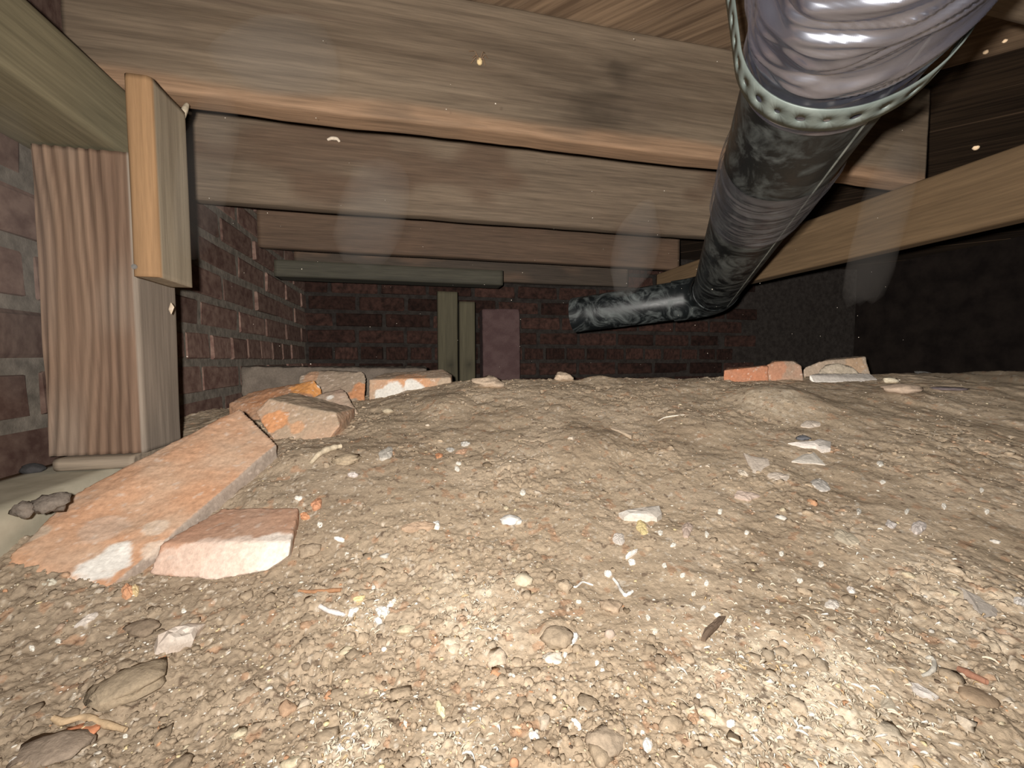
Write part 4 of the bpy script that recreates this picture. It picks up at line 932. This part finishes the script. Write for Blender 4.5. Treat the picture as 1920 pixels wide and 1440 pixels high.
splinter('wood_scar', [onY(614, 262, JY[1] - .001), onY(622, 259, JY[1] - .003), onY(632, 260, JY[1] - .003), onY(637, 266, JY[1] - .001)], .004, (.50, .42, .33), 'pale splintered scar on the second joist', 'splinter', 2)
c0 = P(320, 577, 0.56); V, Fq = I2
o = hull_solid('paint_chip', [P(316, 580, .56), P(320, 566, .56), P(327, 576, .56), P(321, 590, .56)] + [P(316, 580, .565), P(320, 566, .565), P(327, 576, .565), P(321, 590, .565)], .0008, 60, brick_col((.45, .36, .26), (.5, .4, .3), 60), .0004); tag(o, 'pale flake stuck to the post edge below the cleat', 'chip')
for k, (x, y, sz, lb) in enumerate([(1830, 277, .007, 'largest pale crumb stuck under the dark subfloor on the right'), (1848, 98, .004, 'left of two pale crumbs under the top right subfloor'), (1884, 77, .0035, 'right of two pale crumbs under the top right subfloor')]):
    c = onZ(x, y, ZT - CZ - 0.001); V, Fq = I2; V = V * (1 + .3 * fbm(V * 1.5 + k, 2, k))[:, None] * np.array([sz, sz, sz * .8]); me = mesh_np('web_crumb', V, Fq); set_col(me, np.tile(np.array([.75, .55, .36]), (len(V), 1))); o = obj('web_crumb', me, M_bit, None, c); tag(o, lb, 'crumb')

# ------------------------------------------------------------------ pale straw shreds in drifts
def shreds():
    g = np.random.default_rng(17); Xs, Ys = [], []
    for px, py, r, n in [(1480, 1380, .055, 260), (1560, 1300, .05, 170), (1680, 1400, .05, 150), (1640, 1190, .075, 150), (1790, 1100, .07, 90), (690, 1150, .022, 90), (650, 1405, .025, 130), (880, 1150, .04, 130), (870, 1400, .025, 70), (1330, 1230, .05, 120)]:
        c, d = ground(px, py); Xs.append(c[0] + g.normal(0, r * .6, n)); Ys.append(c[1] + g.normal(0, r * .6, n))
    X = np.concatenate(Xs); Y = np.concatenate(Ys); n = len(X); Z = terrain(X, Y, True) + CZ
    a = g.uniform(0, 6.28, n); L_ = g.uniform(.0012, .0045, n) * g.uniform(.4, 1, n); W_ = g.uniform(.0005, .0014, n)
    ux, uy = np.cos(a), np.sin(a); bend = g.normal(0, .28, n)
    k = np.linspace(-1, 1, 5); V = []
    for t in k:
        cx = X + ux * L_ * t - uy * L_ * bend * (t * t - .4); cy = Y + uy * L_ * t + ux * L_ * bend * (t * t - .4); cz = Z + .0008 + .0012 * (1 - t * t)
        w_ = W_ * (1 - .75 * abs(t))
        V += [np.stack([cx - uy * w_, cy + ux * w_, cz], 1), np.stack([cx, cy, cz + W_ * .9], 1), np.stack([cx + uy * w_, cy - ux * w_, cz], 1)]
    V = np.stack(V, 1); F_ = []
    for i in range(4):
        for j in range(3): F_.append([i * 3 + j, i * 3 + (j + 1) % 3, (i + 1) * 3 + (j + 1) % 3, (i + 1) * 3 + j])
    Fq = (np.array(F_)[None] + (np.arange(n) * 15)[:, None, None]).reshape(-1, 4)
    me = mesh_np('straw_shreds', V.reshape(-1, 3), Fq); C = np.tile(np.array([.66, .57, .44]), (n, 1)) * g.uniform(.7, 1.15, n)[:, None]; q = g.uniform(0, 1, n); C[q < .08] = (.58, .42, .24); C[q > .85] = (.8, .76, .68)
    set_col(me, np.repeat(C, 15, 0)); o = obj('straw_shreds', me, M_bit); tag(o, 'pale straw like shreds drifted over the lower soil', 'shreds', kind='stuff')
shreds()

# ------------------------------------------------------------------ dust hanging in the air
def motes():
    g = np.random.default_rng(23); n = 170
    px = g.uniform(300, 1700, n); py = g.uniform(60, 700, n); d = g.uniform(.45, 1.5, n)
    C_ = np.array([P(px[i], py[i], d[i]) for i in range(n)]); V, Fq = ico(1); r = g.uniform(.0003, .0009, n)
    VV = V[None] * (1 + g.normal(0, .25, (n, len(V), 1))) * r[:, None, None] * np.array([1, 1, .7]) + C_[:, None, :]
    me = mesh_np('dust_motes', VV.reshape(-1, 3), (Fq[None] + (np.arange(n) * len(V))[:, None, None]).reshape(-1, 3)); set_col(me, np.tile(np.array([.62, .56, .48]), (n * len(V), 1)))
    o = obj('dust_motes', me, M_bit); tag(o, 'fine dust motes hanging in the dim air', 'dust', kind='stuff')
motes()
m = bpy.data.materials.new('dust_haze'); m.use_nodes = True; nt = m.node_tree; N = nt.nodes; L = nt.links
for n_ in list(N):
    if n_.type == 'BSDF_PRINCIPLED': N.remove(n_)
vs = N.new('ShaderNodeVolumeScatter'); vs.inputs['Color'].default_value = (0.95, 0.86, 0.78, 1); vs.inputs['Density'].default_value = 1.5; vs.inputs['Anisotropy'].default_value = 0.0
L.new(vs.outputs[0], N['Material Output'].inputs['Volume'])
V0, F0 = I3
for k, (px, py, d, w_, h_, t_, lean, lb) in enumerate([
        (25, 480, .36, .050, .27, .06, 0, 'tall thin veil of dust at the left edge before the brick wall'),
        (385, 330, .50, .040, .20, .07, -14, 'slanting veil of dust beside the wooden cleat'),
        (700, 400, .62, .100, .17, .10, -14, 'soft dust cloud before the second joist'),
        (1190, 470, .85, .090, .20, .10, -12, 'soft dust cloud left of the black pipe'),
        (1650, 420, .62, .050, .26, .08, -12, 'faint tall veil of dust right of the black pipe'),
        (520, 110, .48, .150, .08, .08, 0, 'wide faint dust veil before the nearest joist')]):
    c = P(px, py, d); V = V0 * (1 + 0.28 * fbm(V0 * 1.4 + k * 7, 3, 400 + k))[:, None] * np.array([w_, t_, h_]) * 0.5
    a = math.radians(-lean); V = np.stack([V[:, 0] * math.cos(a) + V[:, 2] * math.sin(a), V[:, 1], -V[:, 0] * math.sin(a) + V[:, 2] * math.cos(a)], 1)
    Wd = np.outer(V[:, 0], RT) + np.outer(V[:, 1], FH) + np.outer(V[:, 2], ZU)
    hz = obj('dust_haze', mesh_np('dust_haze', Wd, F0), m, None, c); tag(hz, lb, 'haze', 'dust hanging in the air', kind='stuff')
